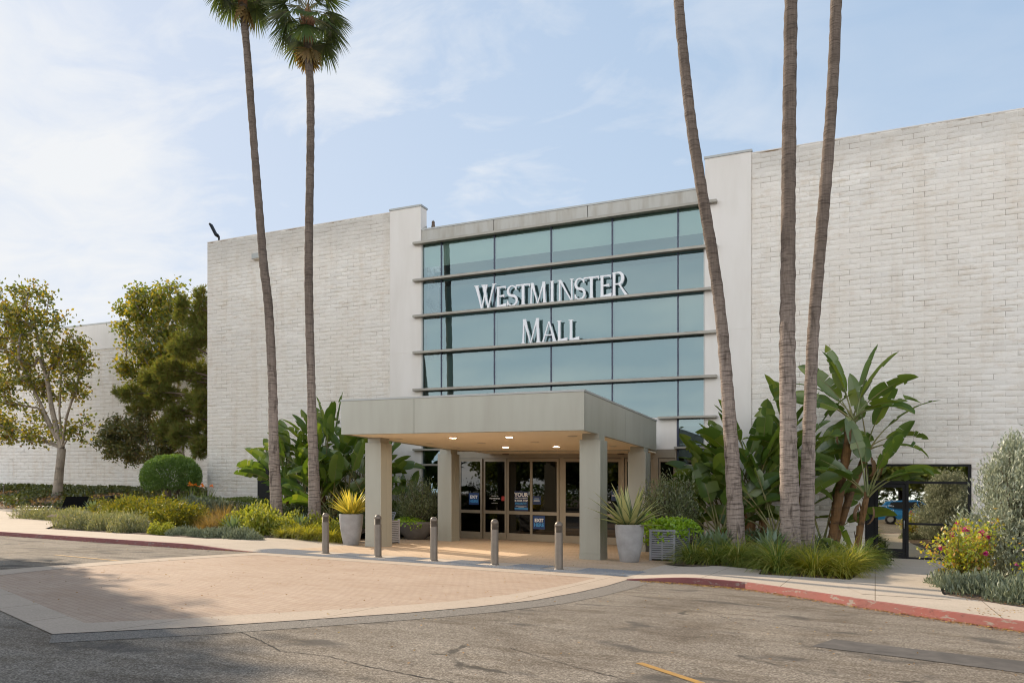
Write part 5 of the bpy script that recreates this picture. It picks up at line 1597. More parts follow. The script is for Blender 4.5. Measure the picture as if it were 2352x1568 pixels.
# right-hand bed: silver shrub, roses, blue groundcover
xs_, ys_ = 2.5, 18.1
t = thing('silver_shrub', 'tall silvery grey shrub at the right edge', 'shrub', (xs_, ys_, .08))
g_ = np.random.default_rng(200)
sk, C, AX = MB(), [], []
for j in range(330):
    f = rnd.random()
    az = g_.uniform(0, 6.28)
    h = lerp(.35, 3.0, f ** .8)
    r_ = 1.05 * (1 - ((h - .9) / 2.3) ** 2) ** .6 * g_.uniform(.7, 1.08) if abs(h - .9) < 2.25 else .2
    e = np.array([r_ * math.cos(az) + .13 * h, r_ * math.sin(az), h])
    s_ = np.array([e[0] * .15, e[1] * .15, max(.1, h - .7)])
    if j % 3 == 0: sk.tube([(0, 0, 0), tuple(s_), tuple(e)], [.022, .014, .004], 4, False)
    ax = unit((e - s_)[None])[0]
    for _ in range(80):
        u = g_.uniform(.25, 1.12)
        C.append(lerp(s_, e, u) + g_.normal(0, .085, 3)); AX.append(ax + np.array([0, 0, .5]))
sk.local('stems', M['darkbark'], t)
link_mesh('crown', quads_mesh('crown', leaf_cloud(np.array(C), .10, .030, .25, g_, axis=np.array(AX), spread=.8)), M['silver'], t)
def rose(label, x, y, z, s_, seed, nfl):
    g2 = np.random.default_rng(seed)
    t = thing('rose_bush', label, 'rose bush', (x, y, z), 0., 'rose bushes by the office path')
    t.scale = (s_, s_, s_)
    sk, C, T = MB(), [], []
    for j in range(30):
        az = g2.uniform(0, 6.28); h = g2.uniform(.65, 1.28); r_ = g2.uniform(.15, .72)
        e = np.array([r_ * math.cos(az), r_ * math.sin(az), h * (1 - .25 * r_)])
        mdl = e * np.array([.45, .45, .6]) + g2.normal(0, .04, 3)
        sk.tube([(0, 0, 0), tuple(mdl), tuple(e)], [.012, .008, .003], 4, False)
        T.append(e)
        for _ in range(62):
            u = g2.uniform(.25, 1.05)
            b_ = lerp(mdl * .5, mdl, u * 2) if u < .5 else lerp(mdl, e, u * 2 - 1)
            C.append(b_ + g2.normal(0, .075, 3))
    sk.local('stems', M['hedge'] if False else M['bopstalk'], t)
    link_mesh('foliage', quads_mesh('foliage', leaf_cloud(np.array(C), .075, .048, .2, g2)), M['rose'], t)
    for j in range(nfl):
        e = T[j * 3 % len(T)] + np.array([0, -.03, .03])
        P = e + g2.normal(0, .016, (16, 3))
        link_mesh('flower', quads_mesh('flower', leaf_cloud(P, .055, .05, .2, g2)), M['petal'], t)
rose('rose bush with magenta flowers beside the office path', 1.6, 16.95, .07, 1.15, 210, 9)
rose('rose bush partly cut by the right edge of the picture', 2.75, 15.9, .09, .9, 214, 3)
for i, (x, y) in enumerate(((1.38, 16.5), (1.75, 16.1), (2.15, 15.7), (1.6, 15.75), (2.5, 15.2), (2.35, 16.3), (3.0, 14.6), (2.75, 16.0), (2.1, 14.95), (3.4, 14.9), (1.3, 17.2))):
    put('blue_groundcover', BLUE[i % 3], M['blue'], 'blue grey finger-leaved groundcover below the rose bush and the silver shrub', 'groundcover plant', x, y, rb_z(x, y), rnd.uniform(0, 6), rnd.uniform(.75, 1.05), 'blue grey groundcover at the right edge')

# ------------------------------------------------------------------ trees
def tree(name, label, vbase, Y, z0, fork_v, blobs, ncl, r0, leaf_m, bark, LL, LW, per, seed, group=None, sig=.32, down=.0, base_xyz=None, twig=.5):
    """blobs: (vx, vy, half width, half height) in picture units at depth Y, or metres when base_xyz is given"""
    g_ = np.random.default_rng(seed)
    if base_xyz is None:
        bx, by = sx(vbase, Y), Y
        sc_ = FPX / fwd(bx, by)
        B = []
        for (vx, vy, hw, hh) in blobs:
            x, z = at(vx, vy, Y)
            B.append((np.array([x - bx, 0, z - z0]), np.array([hw / sc_, hw / sc_ * .95, hh / sc_])))
        fx, fz = at(fork_v[0], fork_v[1], Y)
        fork = np.array([fx - bx, 0., fz - z0])
    else:
        bx, by, z0 = base_xyz
        B = [(np.array(c), np.array(r_)) for c, r_ in blobs]
        fork = np.array(fork_v)
    t = thing(name, label, 'tree', (bx, by, z0), 0., group)
    zoff = 0. if base_xyz is not None else -shear_z(bx, by) + shear_z(bx, by)
    wts = np.array([r_[0] * r_[1] * r_[2] for _, r_ in B]) ** .75
    wts = wts / wts.sum()
    pts = []
    for (c, r_), w in zip(B, wts):
        m = max(5, int(ncl * w))
        d = unit(g_.normal(0, 1, (m, 3)))
        q = c + d * r_ * (g_.uniform(.25, 1., (m, 1)) ** .5)
        pts.append(q)
    pts = np.concatenate(pts)
    nodes = [np.array([0., 0, -.15]), fork * np.array([.35, .35, .5]) + np.array([.03, .02, 0]), fork]
    par = [-1, 0, 1]
    for (c, r_) in B:                                   # one limb towards every mass of leaves
        a = 2; prev = fork
        for s_ in (.33, .66, .9):
            p = lerp(fork, c, s_) + g_.normal(0, .10, 3) + np.array([0, 0, .25 * math.sin(s_ * 3.1)])
            nodes.append(p); par.append(a); a = len(nodes) - 1
    order = np.argsort(np.linalg.norm(pts - fork, axis=1))
    tips = []
    for i in order:
        p = pts[i]
        A = np.array(nodes[2:])
        dist = np.linalg.norm(A - p, axis=1) + .35 * np.linalg.norm(A - fork, axis=1) * 0
        j = int(np.argmin(dist)) + 2
        steps = max(1, int(dist[j - 2] / twig))
        a = j
        for s_ in range(1, steps + 1):
            q = lerp(nodes[j], p, s_ / steps) + (g_.normal(0, .07, 3) if s_ < steps else 0)
            nodes.append(q); par.append(a); a = len(nodes) - 1
        tips.append(a)
    cnt = np.zeros(len(nodes))
    for a in tips:
        while a != -1:
            cnt[a] += 1; a = par[a]
    tot = cnt[0]
    rad = [max(.011, r0 * (max(c, .3) / tot) ** .48) for c in cnt]
    rad[0] = r0 * 1.35; rad[1] = r0; rad[2] = r0 * .95
    def tub(idx, sides):
        m = MB()
        for i in idx:
            pi_ = par[i]
            m.tube([tuple(nodes[pi_]), tuple(nodes[i])], [min(rad[pi_], rad[i] * 1.35), rad[i]], sides, False)
        return m
    tr_ = MB().tube([tuple(nodes[0]), tuple(lerp(nodes[0], nodes[1], .12)), tuple(nodes[1]), tuple(nodes[2])], [r0 * 1.65, r0 * 1.2, r0, r0 * .95], 12)
    tr_.local('trunk', bark, t)
    tub(range(3, len(nodes)), 5).local('limbs', bark, t)
    C = []
    for a in tips:
        b_ = nodes[a]; c_ = nodes[par[a]]
        m = max(3, int(per * g_.uniform(.25, 1.7)))
        u = g_.uniform(0, 1, (m, 1))
        C.append(lerp(b_, c_, u * .8) + g_.normal(0, sig, (m, 3)) * np.array([1, 1, .75]))
    C = np.concatenate(C)
    link_mesh('crown', quads_mesh('crown', leaf_cloud(C, LL, LW, down, g_)), leaf_m, t)
    return t
def zb_(x, y): return bk_z(x, y)
tree('sycamore_tree', 'open sycamore with a pale trunk and thinning yellow-green leaves at the left edge', 131, 33., zb_(sx(131, 33.), 33.), (142, 1030), [(70, 705, 85, 60), (0, 720, 60, 70), (15, 810, 60, 75), (140, 790, 55, 80), (90, 800, 60, 70), (60, 900, 80, 55), (170, 895, 40, 60), (-30, 960, 60, 60), (40, 1000, 60, 28), (95, 985, 50, 30), (180, 985, 32, 36), (190, 830, 22, 40)], 250, .26, M['syc'], M['sycbark'], .25, .19, 44, 301, sig=.34)
tree('sycamore_tree', 'yellow-leaved sycamore behind the pine, near the left wing', 420, 36.5, zb_(sx(420, 36.5), 36.5), (412, 1000), [(345, 700, 60, 50), (400, 690, 45, 50), (300, 740, 36, 50), (360, 790, 66, 55), (300, 820, 36, 50), (410, 800, 40, 60), (340, 880, 40, 36)], 200, .22, M['syc2'], M['sycbark'], .26, .19, 48, 302, sig=.36)
tree('bronze_tree', 'low dark leaning tree with bronze leaves behind the clipped dome shrub', 398, 30.5, zb_(sx(398, 30.5), 30.5), (350, 1078), [(270, 985, 40, 40), (330, 975, 50, 42), (290, 1035, 50, 22), (250, 1015, 36, 30), (385, 1010, 36, 36), (360, 1045, 40, 18)], 170, .13, M['plum'], M['darkbark'], .17, .11, 66, 303, sig=.22)
# pine: flat pads of needle tufts
def pine():
    Y = 30.2
    g_ = np.random.default_rng(310)
    bx = sx(487, Y); z0 = zb_(bx, Y)
    sc_ = FPX / fwd(bx, Y)
    t = thing('pine_tree', 'dark pine with drooping needle masses against the corner of the left wing', 'tree', (bx, Y, z0))
    pads = [(462, 690, 16, 34), (446, 735, 30, 34), (415, 705, 14, 40), (470, 765, 28, 36), (440, 800, 36, 34), (400, 850, 44, 26), (452, 860, 36, 34), (348, 868, 34, 18), (370, 905, 42, 26), (440, 915, 40, 30), (470, 930, 30, 30), (310, 900, 34, 20), (335, 860, 26, 18), (300, 935, 26, 16), (385, 985, 30, 24), (400, 950, 30, 22), (455, 985, 36, 34), (425, 1000, 26, 26), (475, 1030, 22, 26), (340, 920, 26, 16)]
    m = MB()
    top_z = at(465, 670, Y)[1] - z0
    tk = [(0, 0, -.1), (.05, 0, top_z * .3), (-.08, .05, top_z * .65), (.05, 0, top_z)]
    m.tube(tk, [.24, .19, .12, .03], 8)
    m.local('trunk', M['darkbark'], t)
    lm = MB()
    V = []
    for (vx, vy, hw, hh) in pads:
        x, z = at(vx, vy, Y)
        c = np.array([x - bx, g_.uniform(-.5, .5), z - z0])
        r_ = np.array([hw / sc_, hw / sc_ * .9, hh / sc_])
        s_ = np.array([0, 0, max(.5, c[2] - .5)])
        lm.tube([tuple(s_), tuple(lerp(s_, c, .5) + np.array([0, 0, .15])), tuple(c)], [.06, .045, .02], 5, False)
        k = int(300 * r_[0] * (r_[2] + .4))
        d = unit(g_.normal(0, 1, (k, 3)))
        T = c + d * r_ * g_.uniform(.35, 1.02, (k, 1)) + g_.normal(0, .06, (k, 3))
        nn = 16
        tp = np.repeat(T, nn, 0)
        ax = np.repeat(unit(d + np.array([0, 0, .5])), nn, 0) + g_.normal(0, .55, (k * nn, 3))
        ax = unit(ax)
        b = unit(np.cross(ax, g_.normal(0, 1, ax.shape)))
        L = g_.uniform(.16, .30, (k * nn, 1))
        w = .016
        V.append(np.stack([tp - b * w, tp + b * w, tp + ax * L + b * w * .5, tp + ax * L - b * w * .5], 1).reshape(-1, 3))
    lm.local('limbs', M['darkbark'], t)
    V = np.concatenate(V)
    # keep it clear of the wing
    me = quads_mesh('needles', V)
    link_mesh('needles', me, M['pine'], t)
pine()
# ivy on the bank
g_ = np.random.default_rng(320)
n = 26000
x = g_.uniform(-76, -30, n); y = g_.uniform(28.5, 39, n)
ok = y > np.interp(x, [-76, -40, -34], [31.0, 29.3, 27.2]) + .15
x, y = x[ok], y[ok]
dn = np.sin(x * .9) * np.sin(y * 1.2 + x * .3)
ok = (dn > -.25) | (y > 35.5)
x, y = x[ok], y[ok]
z = np.array([bk_z(a, b_) + shear_z(a, b_) for a, b_ in zip(x, y)]) + g_.uniform(.03, .34, len(x)) * np.where(y > 35.5, 1.6, 1)
tag(link_mesh('ivy', quads_mesh('ivy', leaf_cloud(np.stack([x, y, z], 1), .20, .15, .1, g_)), M['ivy']), 'ivy ground cover on the bank below the far wall', 'ground cover', None, 'stuff')

# ------------------------------------------------------------------ far block building on the left
YF = 39.6
fb = thing('block_building', 'white block building with a stepped top behind the trees on the left', 'building', (-62, YF, 1.))
FW = MB().box(-110, -29.9, YF + .02, YF + 12, -1., 12.35).site('wall', M['mortar'], fb)
blocks('block_facing', -90, -29.9, 1.0, 12.35, M['block'], FW, None, 9, YF, .63 * 1.6, .1745 * 1.6)
MB().box(-110, -29.9, YF + .05, YF + 12, 12.4, 14.3).box(-110, -29.9, YF - .05, YF + .6, 12.35, 12.46).site('parapet', M['stucco'], fb)
MB().box(-110, -29.9, YF + .02, YF + .5, 14.3, 14.4).site('coping', M['coping'], fb)

# ------------------------------------------------------------------ fittings and street furniture
t = thing('floodlight', 'small black floodlight tilted up on the roof corner of the left wing', 'floodlight', (-29.36, YW + .3, ZT + .035))
MB().tube([(0, 0, 0), (0, 0, .32), (-.08, -.02, .44)], .045, 8).local('bracket', M['black'], t)
hd = MB()
hd.bbox(-.13, .13, -.40, .40, -.045, .045, .02)
ho = hd.local('head', M['black'], t)
ho.location = (-.30, -.05, .66); ho.rotation_euler = (R(0), R(52), R(90))
ho.rotation_euler = (R(-12), R(58), 0)
ho.data.transform(__import__('mathutils').Matrix.Rotation(R(90), 4, 'Z'))
t = thing('wall_light', 'small grey box light high on the left wing beside the bent palm', 'wall light', (-26.5, YW, 12.85))
MB().bbox(-.26, .26, -.22, -.02, -.10, .16, .02).local('housing', M['coping'], t)
MB().box(-.2, .2, -.19, -.05, -.115, -.10).local('lens', M['lens'], t)
t = thing('owl_figure', 'small brown figure standing on the parapet beside the left pilaster', 'figurine', (-17.02, YW + .25, 13.04))
MB().lathe([(.07, 0), (.10, .04), (.115, .16), (.095, .30), (.085, .34), (.095, .42), (.07, .50), (0, .53)], n=14).add([(-.08, -.03, .48), (-.03, -.05, .48), (-.06, -.03, .58)], [(0, 1, 2)]).add([(.03, -.05, .48), (.08, -.03, .48), (.06, -.03, .58)], [(0, 1, 2)]).local('body', M['darkbark'], t).scale = (.75, .75, .72)
MB().bbox(-.42, -.30, -.1, .1, 0, .12, .01).box(-.40, -.32, -.02, .02, .12, .2).local('base', M['coping'], t)
# black mesh bench
bx, by = sx(168, 26.4), 26.4
t = thing('bench', 'black bench with a tall solid back in front of the leafy bank', 'bench', (bx, by, plaza_z(bx, by)), R(8))
MB().add([(-.78, .02, .46), (.72, .02, .46), (.80, .20, 1.02), (-.68, .20, 1.02), (-.78, .05, .46), (.72, .05, .46), (.80, .23, 1.02), (-.68, .23, 1.02)], [(0, 1, 2, 3), (7, 6, 5, 4), (0, 4, 5, 1), (3, 2, 6, 7), (0, 3, 7, 4), (1, 5, 6, 2)]).local('backrest', M['bench'], t)
MB().bbox(-.76, .72, -.45, .02, .42, .46, .01).local('seat', M['black'], t)
for x in (-.62, .58):
    MB().box(x - .03, x + .03, -.42, -.36, 0, .42).box(x - .03, x + .03, .0, .06, 0, .42).local('leg', M['black'], t)
# bicycle rack: a coil on two rails
bx, by = sx(82, 24.9), 24.9
t = thing('bicycle_rack', 'low galvanised coil bicycle rack at the left', 'bicycle rack', (bx, by, .13), R(3))
P = []
for i in range(150):
    a = i / 149 * 2 * math.pi * 9
    P.append((lerp(-1.35, 1.35, i / 149) + .10 * math.sin(a), .16 * math.cos(a), .42 + .20 * math.sin(a)))
MB().tube(P, .013, 6).local('coil', M['metal'], t)
MB().tube([(-1.45, .0, .0), (-1.42, 0, .40), (-1.35, 0, .45), (1.35, 0, .45), (1.42, 0, .40), (1.45, 0, 0)], .02, 8).local('rail', M['metal'], t)
bx, by = sx(195, 23.3), 23.3
t = thing('concrete_bin', 'short round concrete bin behind the sage clumps', 'bin', (bx, by, .14))
MB().lathe([(.29, 0), (.31, .03), (.31, .46), (.29, .50), (.24, .50), (.23, .40)], n=28).local('drum', M['band'], t)
MB().disc(0, 0, .42, .24).local('insert', M['dark'], t)
bx, by = sx(251, 27.5), 27.5
t = thing('path_light', 'black post light with a flat head at the back of the left bed', 'path light', (bx, by, .35))
MB().lathe([(.055, 0), (.055, .85), (.05, .87)], n=12).local('post', M['black'], t)
MB().bbox(-.22, .22, -.10, .10, .86, 1.0, .02).local('head', M['black'], t)
t = thing('sprinkler_stub', 'short grey pipe stub at the far left of the bank', 'pipe', (sx(8, 33), 33., bk_z(sx(8, 33), 33)))
MB().lathe([(.04, 0), (.04, .55), (.06, .56), (.06, .62), (0, .63)], n=10).local('pipe', M['metal'], t)
# white irrigation box among the sage
bx, by = sx(312, 20.6), 20.6
t = thing('utility_box', 'small white box half hidden in the sage clumps', 'utility box', (bx, by, bank_z(bx, by)))
MB().bbox(-.2, .2, -.15, .15, 0, .42, .03).local('casing', M['letter'], t)

# ------------------------------------------------------------------ out of the picture: what shades the crossing and what the doors reflect
tall = None
for i, (x, y, zc, s_) in enumerate(((-33.6, 12.5, 0, 1.3), (-36.4, 11.9, 0, 1.45), (-33.7, 13.3, 0, 1.1), (-37.4, 12.0, 0, 1.12), (-38.0, 9.6, 0, 1.45), (-42.5, 12.6, 0, 1.1), (-31.4, 13.1, 0, 1.1))):
    if tall is None:
        tall = tree('car_park_tree', 'tall car park tree left of the picture', None, None, None, (0, 0, 4.2), [((0, 0, 12.0), (1.9, 1.8, 1.7)), ((.6, .2, 10.4), (2.0, 1.8, 1.5)), ((-.6, -.3, 10.0), (2.0, 1.8, 1.5)), ((.2, .6, 8.4), (2.2, 2.0, 1.2))], 190, .2, M['top'], M['darkbark'], .26, .18, 105, 330, 'car park trees left of the picture', .45, base_xyz=(x, y, 0.))
        o = tall
    else:
        o = copy_tree(tall)
    place(o, x, y, 0., i * 1.9, s_)
back_tree = None
for i, (x, y, s_) in enumerate(((-34, -17, 1.1), (-27, -20, 1.0), (-20, -16, 1.1), (-13.5, -19, 1.0), (-7, -17, 1.15), (-1, -20, 1.05), (5, -17, 1.1), (11.5, -19, 1.15), (18, -16, 1.0), (25, -18, 1.1), (-30, -25, 1.), (-23, -26, 1.1), (-16.5, -25, 1.), (-10, -26, 1.1), (-4, -25, 1.1), (2, -26, 1.1), (8, -25, 1.), (14.5, -26, 1.1), (21, -25, 1.))):
    if back_tree is None:
        back_tree = tree('car_park_tree', 'broad car park tree behind the viewer, seen in the door glass', None, None, None, (0, 0, 2.0), [((0, 0, 5.2), (2.4, 2.4, 1.3)), ((1.6, .3, 3.9), (2., 1.9, 1.2)), ((-1.5, -.5, 3.8), (2., 1.9, 1.2)), ((0, 1.2, 3.4), (2., 1.9, 1.0))], 150, .2, M['hedge'], M['darkbark'], .34, .24, 90, 340, 'car park trees behind the viewer', .45, base_xyz=(x, y, 0.))
        o = back_tree
    else:
        o = copy_tree(back_tree)
    place(o, x, y, 0., i * 2.3, (s_ * 1.4, s_ * 1.4, s_ * 1.15))
g_ = np.random.default_rng(350)
n = 9000
HX = g_.uniform(-45, 34, n); HZ = 2.6 * g_.uniform(0, 1, n) ** .8
HP = np.stack([HX, -29 + g_.normal(0, .45, n), HZ + shear_z(HX, -29)], 1)
tag(link_mesh('backdrop_hedge', quads_mesh('backdrop_hedge', leaf_cloud(HP, .42, .30, .2, g_)), M['top']), 'added tall green hedge behind the viewer, unseen, darkening the door reflections', 'hedge')  # added to cover the bright sky gaps reflected in the doors
def car_proto(paint):
    t = thing('parked_car', '', 'car')
    prof = [(-2.25, .42), (-2.28, .75), (-2.2, 1.02), (-2.05, 1.12), (-1.75, 1.58), (-1.45, 1.68), (.25, 1.70), (.75, 1.58), (1.35, 1.10), (1.95, 1.0), (2.22, .82), (2.28, .55), (2.22, .34), (-2.2, .34)]
    V, F = [], []
    ys = [(-.90, .0), (-.93, .5), (-.80, 1.), (.80, 1.), (.93, .5), (.90, .0)]
    n = len(prof)
    rows = []
    for yy in (-.92, -.86, .86, .92):
        inn = abs(yy) < .9
        rows.append([(x * (1. if inn else .985), yy * (1 if z < 1.1 else lerp(1, .78, (z - 1.1) / .6)), z * (1. if inn else .99)) for x, z in prof])
    for r_ in rows: V += r_
    for k_ in range(3):
        for i in range(n):
            F.append((k_ * n + i, k_ * n + (i + 1) % n, (k_ + 1) * n + (i + 1) % n, (k_ + 1) * n + i))
    F += [tuple(range(n - 1, -1, -1)), tuple(3 * n + i for i in range(n))]
    MB().add(V, F).local('body', paint, t)
    gl_ = MB()
    for s_ in (-1, 1):
        for (xa, xb, xc, xd) in ((-1.55, -.55, -.55, -1.38), (-.48, .5, .35, -.48), (.56, 1.18, .62, .42)):
            y0_, y1_ = s_ * .918, s_ * .755
            gl_.add([(xa, y0_, 1.14), (xb, y0_, 1.14), (xc, y1_ + s_ * .02, 1.58), (xd, y1_ + s_ * .02, 1.58)], [(0, 1, 2, 3)])
    gl_.add([(.80, -.70, 1.575), (.80, .70, 1.575), (1.36, .80, 1.13), (1.36, -.80, 1.13)], [(0, 1, 2, 3)])
    gl_.add([(-1.80, -.68, 1.56), (-1.80, .68, 1.56), (-2.09, .78, 1.15), (-2.09, -.78, 1.15)], [(0, 1, 2, 3)])
    gl_.local('windows', M['black'], t)
    for x in (-1.4, 1.42):
        for s_ in (-1, 1):
            w = MB()
            for k_ in range(1):
                w.lathe([(.20, -.11), (.33, -.11), (.35, -.07), (.35, .07), (.33, .11), (.20, .11)], n=24)
            w.v = [(a + x, c + s_ * .84, b_ + .35) for a, b_, c in w.v]
            wo = w.local('wheel', M['black'], t)
            d_ = MB().disc(0, 0, 0, .21, 20)
            d_.v = [(a + x, s_ * .945, b_ + .35) for a, b_, c in d_.v]
            d_.local('rim', M['metal'], wo)
    for s_ in (-1, 1):
        MB().box(-2.295, -2.2, s_ * .74 - .12, s_ * .74 + .12, .78, 1.0).local('tail_light', M['red'], t)
        MB().box(2.14, 2.25, s_ * .66 - .16, s_ * .66 + .16, .72, .86).local('headlight', M['letter'], t)
    return t
blue = mat('blue_car_paint', (.03, .20, .46), rough=.25, metal=.3)
dark_paint = mat('dark_car_paint', (.02, .02, .024), rough=.25, metal=.2)
pale_paint = mat('silver_car_paint', (.35, .36, .37), rough=.3, metal=.5)
o = car_proto(blue); place(o, 2.2, -5.2, 0, 0); tag(o, 'blue sport utility car mirrored in the office door', 'car', 'parked cars behind the viewer')
for i, (x, y, rz, pm, lab) in enumerate(((5.5, -9.2, .1, dark_paint, 'dark car mirrored in the office window'), (-4.5, -10, 1.5, dark_paint, 'dark car behind the viewer, facing the trees'), (-8.5, -9.5, 1.6, pale_paint, 'silver car behind the viewer, nearest the crossing'), (-11.8, -10, 1.55, dark_paint, 'dark car behind the viewer, left of the silver car'), (9.5, -10.5, 1.5, pale_paint, 'silver car behind the viewer, far right'))):
    o = car_proto(pm); place(o, x, y, 0, rz); tag(o, lab, 'car', 'parked cars behind the viewer')

# ------------------------------------------------------------------ fallen leaves
g_ = np.random.default_rng(400)
L_ = []
def litter(n, fx):
    for _ in range(n):
        x, y, z = fx()
        L_.append((x, y, z + shear_z(x, y)))
def along(P, lo, hi, z):
    i = g_.integers(0, len(P) - 1); t = g_.uniform()
    d = lo + (hi - lo) * g_.uniform() ** 2.2
    return lerp(P[i][0], P[i + 1][0], t) + g_.normal(0, .02), lerp(P[i][1], P[i + 1][1], t) - d, z
kr = [p for p in KRs if -4.3 < p[0] < 6]
litter(1500, lambda: along(kr, .0, .35, .012))
litter(170, lambda: along([p for p in KLs if p[0] > -40], .0, .3, .012))
litter(210, lambda: (g_.uniform(-15, -4.8), g_.uniform(6.5, 15), .018))
litter(120, lambda: (g_.uniform(-15, -3), g_.uniform(15.5, 20), .03))
litter(150, lambda: (g_.uniform(-4.5, 4), g_.uniform(5, 13), .012))
litter(60, lambda: (g_.uniform(-30, -15.5), g_.uniform(9, 15.5), .012))
litter(700, lambda: (lambda x, y: (x, y, rb_z(x, y) + .03))(g_.uniform(1.2, 5.0), g_.uniform(12.4, 15.9)) )
litter(160, lambda: (lambda x, y: (x, y, rb_z(x, y) + .02))(g_.uniform(-2.1, -.5), g_.uniform(17.1, 17.7)))
L_ = np.array(L_)
V = leaf_cloud(L_, .050, .030, 0., g_, fold=.3)
zc = np.repeat(L_[:, 2], 4)
V[:, 2] = zc + (V[:, 2] - zc) * .28 + .004
tag(link_mesh('fallen_leaves', quads_mesh('fallen_leaves', V), M['litter']), 'dry leaves blown against the kerb and over the paving', 'leaf litter', None, 'stuff')
g_ = np.random.default_rng(401)
n = 4200
x = g_.uniform(-74, -32, n); y = g_.uniform(28.6, 36, n)
ok = y > np.interp(x, [-76, -40, -34], [31.0, 29.3, 27.4]) + .05
x, y = x[ok], y[ok]
z = np.array([bk_z(a, b_) + shear_z(a, b_) for a, b_ in zip(x, y)]) + .05
tag(link_mesh('fallen_leaves', quads_mesh('fallen_leaves', leaf_cloud(np.stack([x, y, z], 1), .2, .13, .1, g_)), M['litter']), 'brown leaves lying on the left bank', 'leaf litter', None, 'stuff')

# ------------------------------------------------------------------ light, sky, camera
SUN_AZ = math.atan2(.334, -.9426)       # from the left and slightly behind the shop front
SUN_EL = R(31)
FILL_A, FILL_B = (15.0, 16.0, 17.0), (20.0, 19.6, 19.0)
w = bpy.data.worlds.new('World'); SC.world = w
w.use_nodes = True
nt = w.node_tree; nt.nodes.clear()
out = nt.nodes.new('ShaderNodeOutputWorld')
bg = nt.nodes.new('ShaderNodeBackground')
sky = nt.nodes.new('ShaderNodeTexSky')
sky.sky_type = 'NISHITA'; sky.sun_disc = False
sky.sun_elevation = SUN_EL
sky.sun_rotation = math.pi / 2 - SUN_AZ
sky.air_density = 1.0; sky.dust_density = .5; sky.ozone_density = 1.2; sky.altitude = 20
tc = nt.nodes.new('ShaderNodeTexCoord')
# thin high cloud: noise on the sky direction, stretched as it nears the horizon
sp = nt.nodes.new('ShaderNodeSeparateXYZ'); nt.links.new(tc.outputs['Generated'], sp.inputs[0])
zz = N(nt, 'ShaderNodeMath', {0: sp.outputs[2], 1: .16}, operation='ADD')
zm = N(nt, 'ShaderNodeMath', {0: zz.outputs[0], 1: .06}, operation='MAXIMUM')
px = N(nt, 'ShaderNodeMath', {0: sp.outputs[0], 1: zm.outputs[0]}, operation='DIVIDE')
py = N(nt, 'ShaderNodeMath', {0: sp.outputs[1], 1: zm.outputs[0]}, operation='DIVIDE')
cb = N(nt, 'ShaderNodeCombineXYZ', {0: px.outputs[0], 1: py.outputs[0], 2: 0.})
mp = N(nt, 'ShaderNodeMapping', {'Vector': cb.outputs[0], 'Scale': (1.0, 1.5, 1.), 'Rotation': (0, 0, R(28)), 'Location': (.62, .35, 0)})
n1 = N(nt, 'ShaderNodeTexNoise', {'Vector': mp.outputs[0], 'Scale': .85, 'Detail': 9., 'Roughness': .56, 'Distortion': .5})
n2 = N(nt, 'ShaderNodeTexNoise', {'Vector': mp.outputs[0], 'Scale': 3.2, 'Detail': 8., 'Roughness': .6, 'Distortion': .8})
ad = N(nt, 'ShaderNodeMath', {0: n2.outputs['Fac'], 1: .38}, operation='MULTIPLY')
sm = N(nt, 'ShaderNodeMath', {0: n1.outputs['Fac'], 1: ad.outputs[0]}, operation='ADD')
lf = N(nt, 'ShaderNodeVectorMath', {0: tc.outputs['Generated'], 1: (-.86, .5, .12)}, operation='DOT_PRODUCT')
cm = ramp(nt, lf.outputs['Value'], [(.50, .12), (.85, 1.)])
cl0 = ramp(nt, sm.outputs[0], [(.65, 0.), (.73, .55), (.82, 1.)])
cl = mixc(nt, 1., cl0, cm, 'MULTIPLY')
# soften the glare round the sun: c -> a c / (c + 1.2)
den = N(nt, 'ShaderNodeVectorMath', {0: sky.outputs[0], 1: (1.2, 1.2, 1.2)}, operation='ADD')
soft = N(nt, 'ShaderNodeVectorMath', {0: sky.outputs[0], 1: den.outputs[0]}, operation='DIVIDE')
soft = N(nt, 'ShaderNodeVectorMath', {0: soft.outputs[0], 1: (6.2, 6.82, 7.85)}, operation='MULTIPLY')
skyc = mixc(nt, cl, soft.outputs[0], (6.7, 6.85, 7.05))
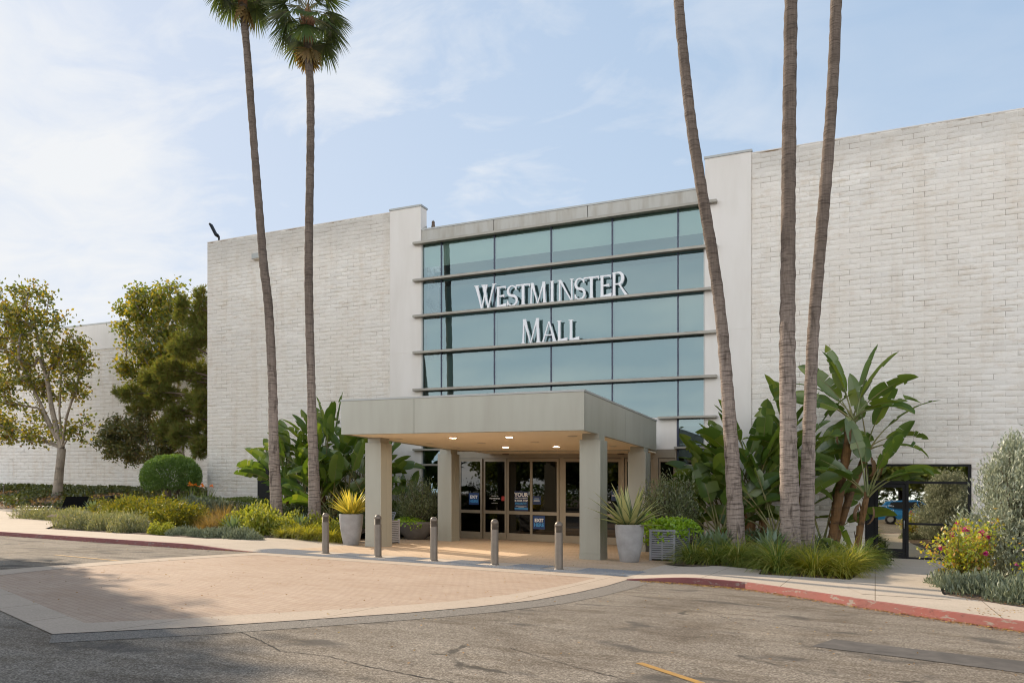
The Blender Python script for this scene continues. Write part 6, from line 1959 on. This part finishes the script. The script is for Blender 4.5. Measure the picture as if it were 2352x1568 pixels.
# bright sky added behind the viewer, unseen, to light the shop front
sh = N(nt, 'ShaderNodeMath', {0: sp.outputs[1], 1: -1.}, operation='MULTIPLY')
sf2 = ramp(nt, sh.outputs[0], [(.0, 0.), (.35, 1.)])
n3 = N(nt, 'ShaderNodeTexNoise', {'Vector': mp.outputs[0], 'Scale': 1.3, 'Detail': 6., 'Roughness': .55})
sheet = mixc(nt, ramp(nt, n3.outputs['Fac'], [(.38, 0.), (.62, 1.)]), FILL_A, FILL_B)
# the added brightness is kept low over the horizon
low = ramp(nt, sp.outputs[2], [(.25, 1.), (.75, 0.)])
skyc = mixc(nt, mixc(nt, 1., sf2, low, 'MULTIPLY'), skyc, sheet)
deep = ramp(nt, sp.outputs[2], [(.58, (1, 1, 1)), (.85, (.42, .46, .54))])  # zenith darkened out of view to deepen the shade on the ground
skyc = mixc(nt, 1., skyc, deep, 'MULTIPLY')
nt.links.new(skyc, bg.inputs[0])
bg.inputs[1].default_value = .11
nt.links.new(bg.outputs[0], out.inputs[0])
sl = bpy.data.lights.new('sun', 'SUN')
sl.energy = 4.8; sl.angle = R(.6); sl.color = (1., .85, .66)
so = bpy.data.objects.new('sun', sl); COL.objects.link(so)
import mathutils
sd = mathutils.Vector((math.cos(SUN_AZ) * math.cos(SUN_EL), math.sin(SUN_AZ) * math.cos(SUN_EL), math.sin(SUN_EL)))
so.rotation_euler = sd.to_track_quat('Z', 'Y').to_euler()
so.location = (-40, 30, 40)

cd = bpy.data.cameras.new('camera')
co = bpy.data.objects.new('camera', cd); COL.objects.link(co)
co.location = (0, 0, 1.5)
co.rotation_euler = (math.pi / 2, 0, math.atan2(.4263, .9046))
cd.sensor_width = 36; cd.lens = 36 * FPX / 2352.
cd.shift_y = (1155. - 784.) / 2352.
cd.clip_start = .1; cd.clip_end = 1500
SC.camera = co
SC.view_settings.view_transform = 'Standard'
SC.view_settings.look = 'None'
SC.view_settings.exposure = .27
SC.view_settings.gamma = 1.
SC.cycles.max_bounces = 8
SC.cycles.diffuse_bounces = 4
SC.cycles.transparent_max_bounces = 12
SC.cycles.use_denoising = True
SC.cycles.filter_width = 1.1
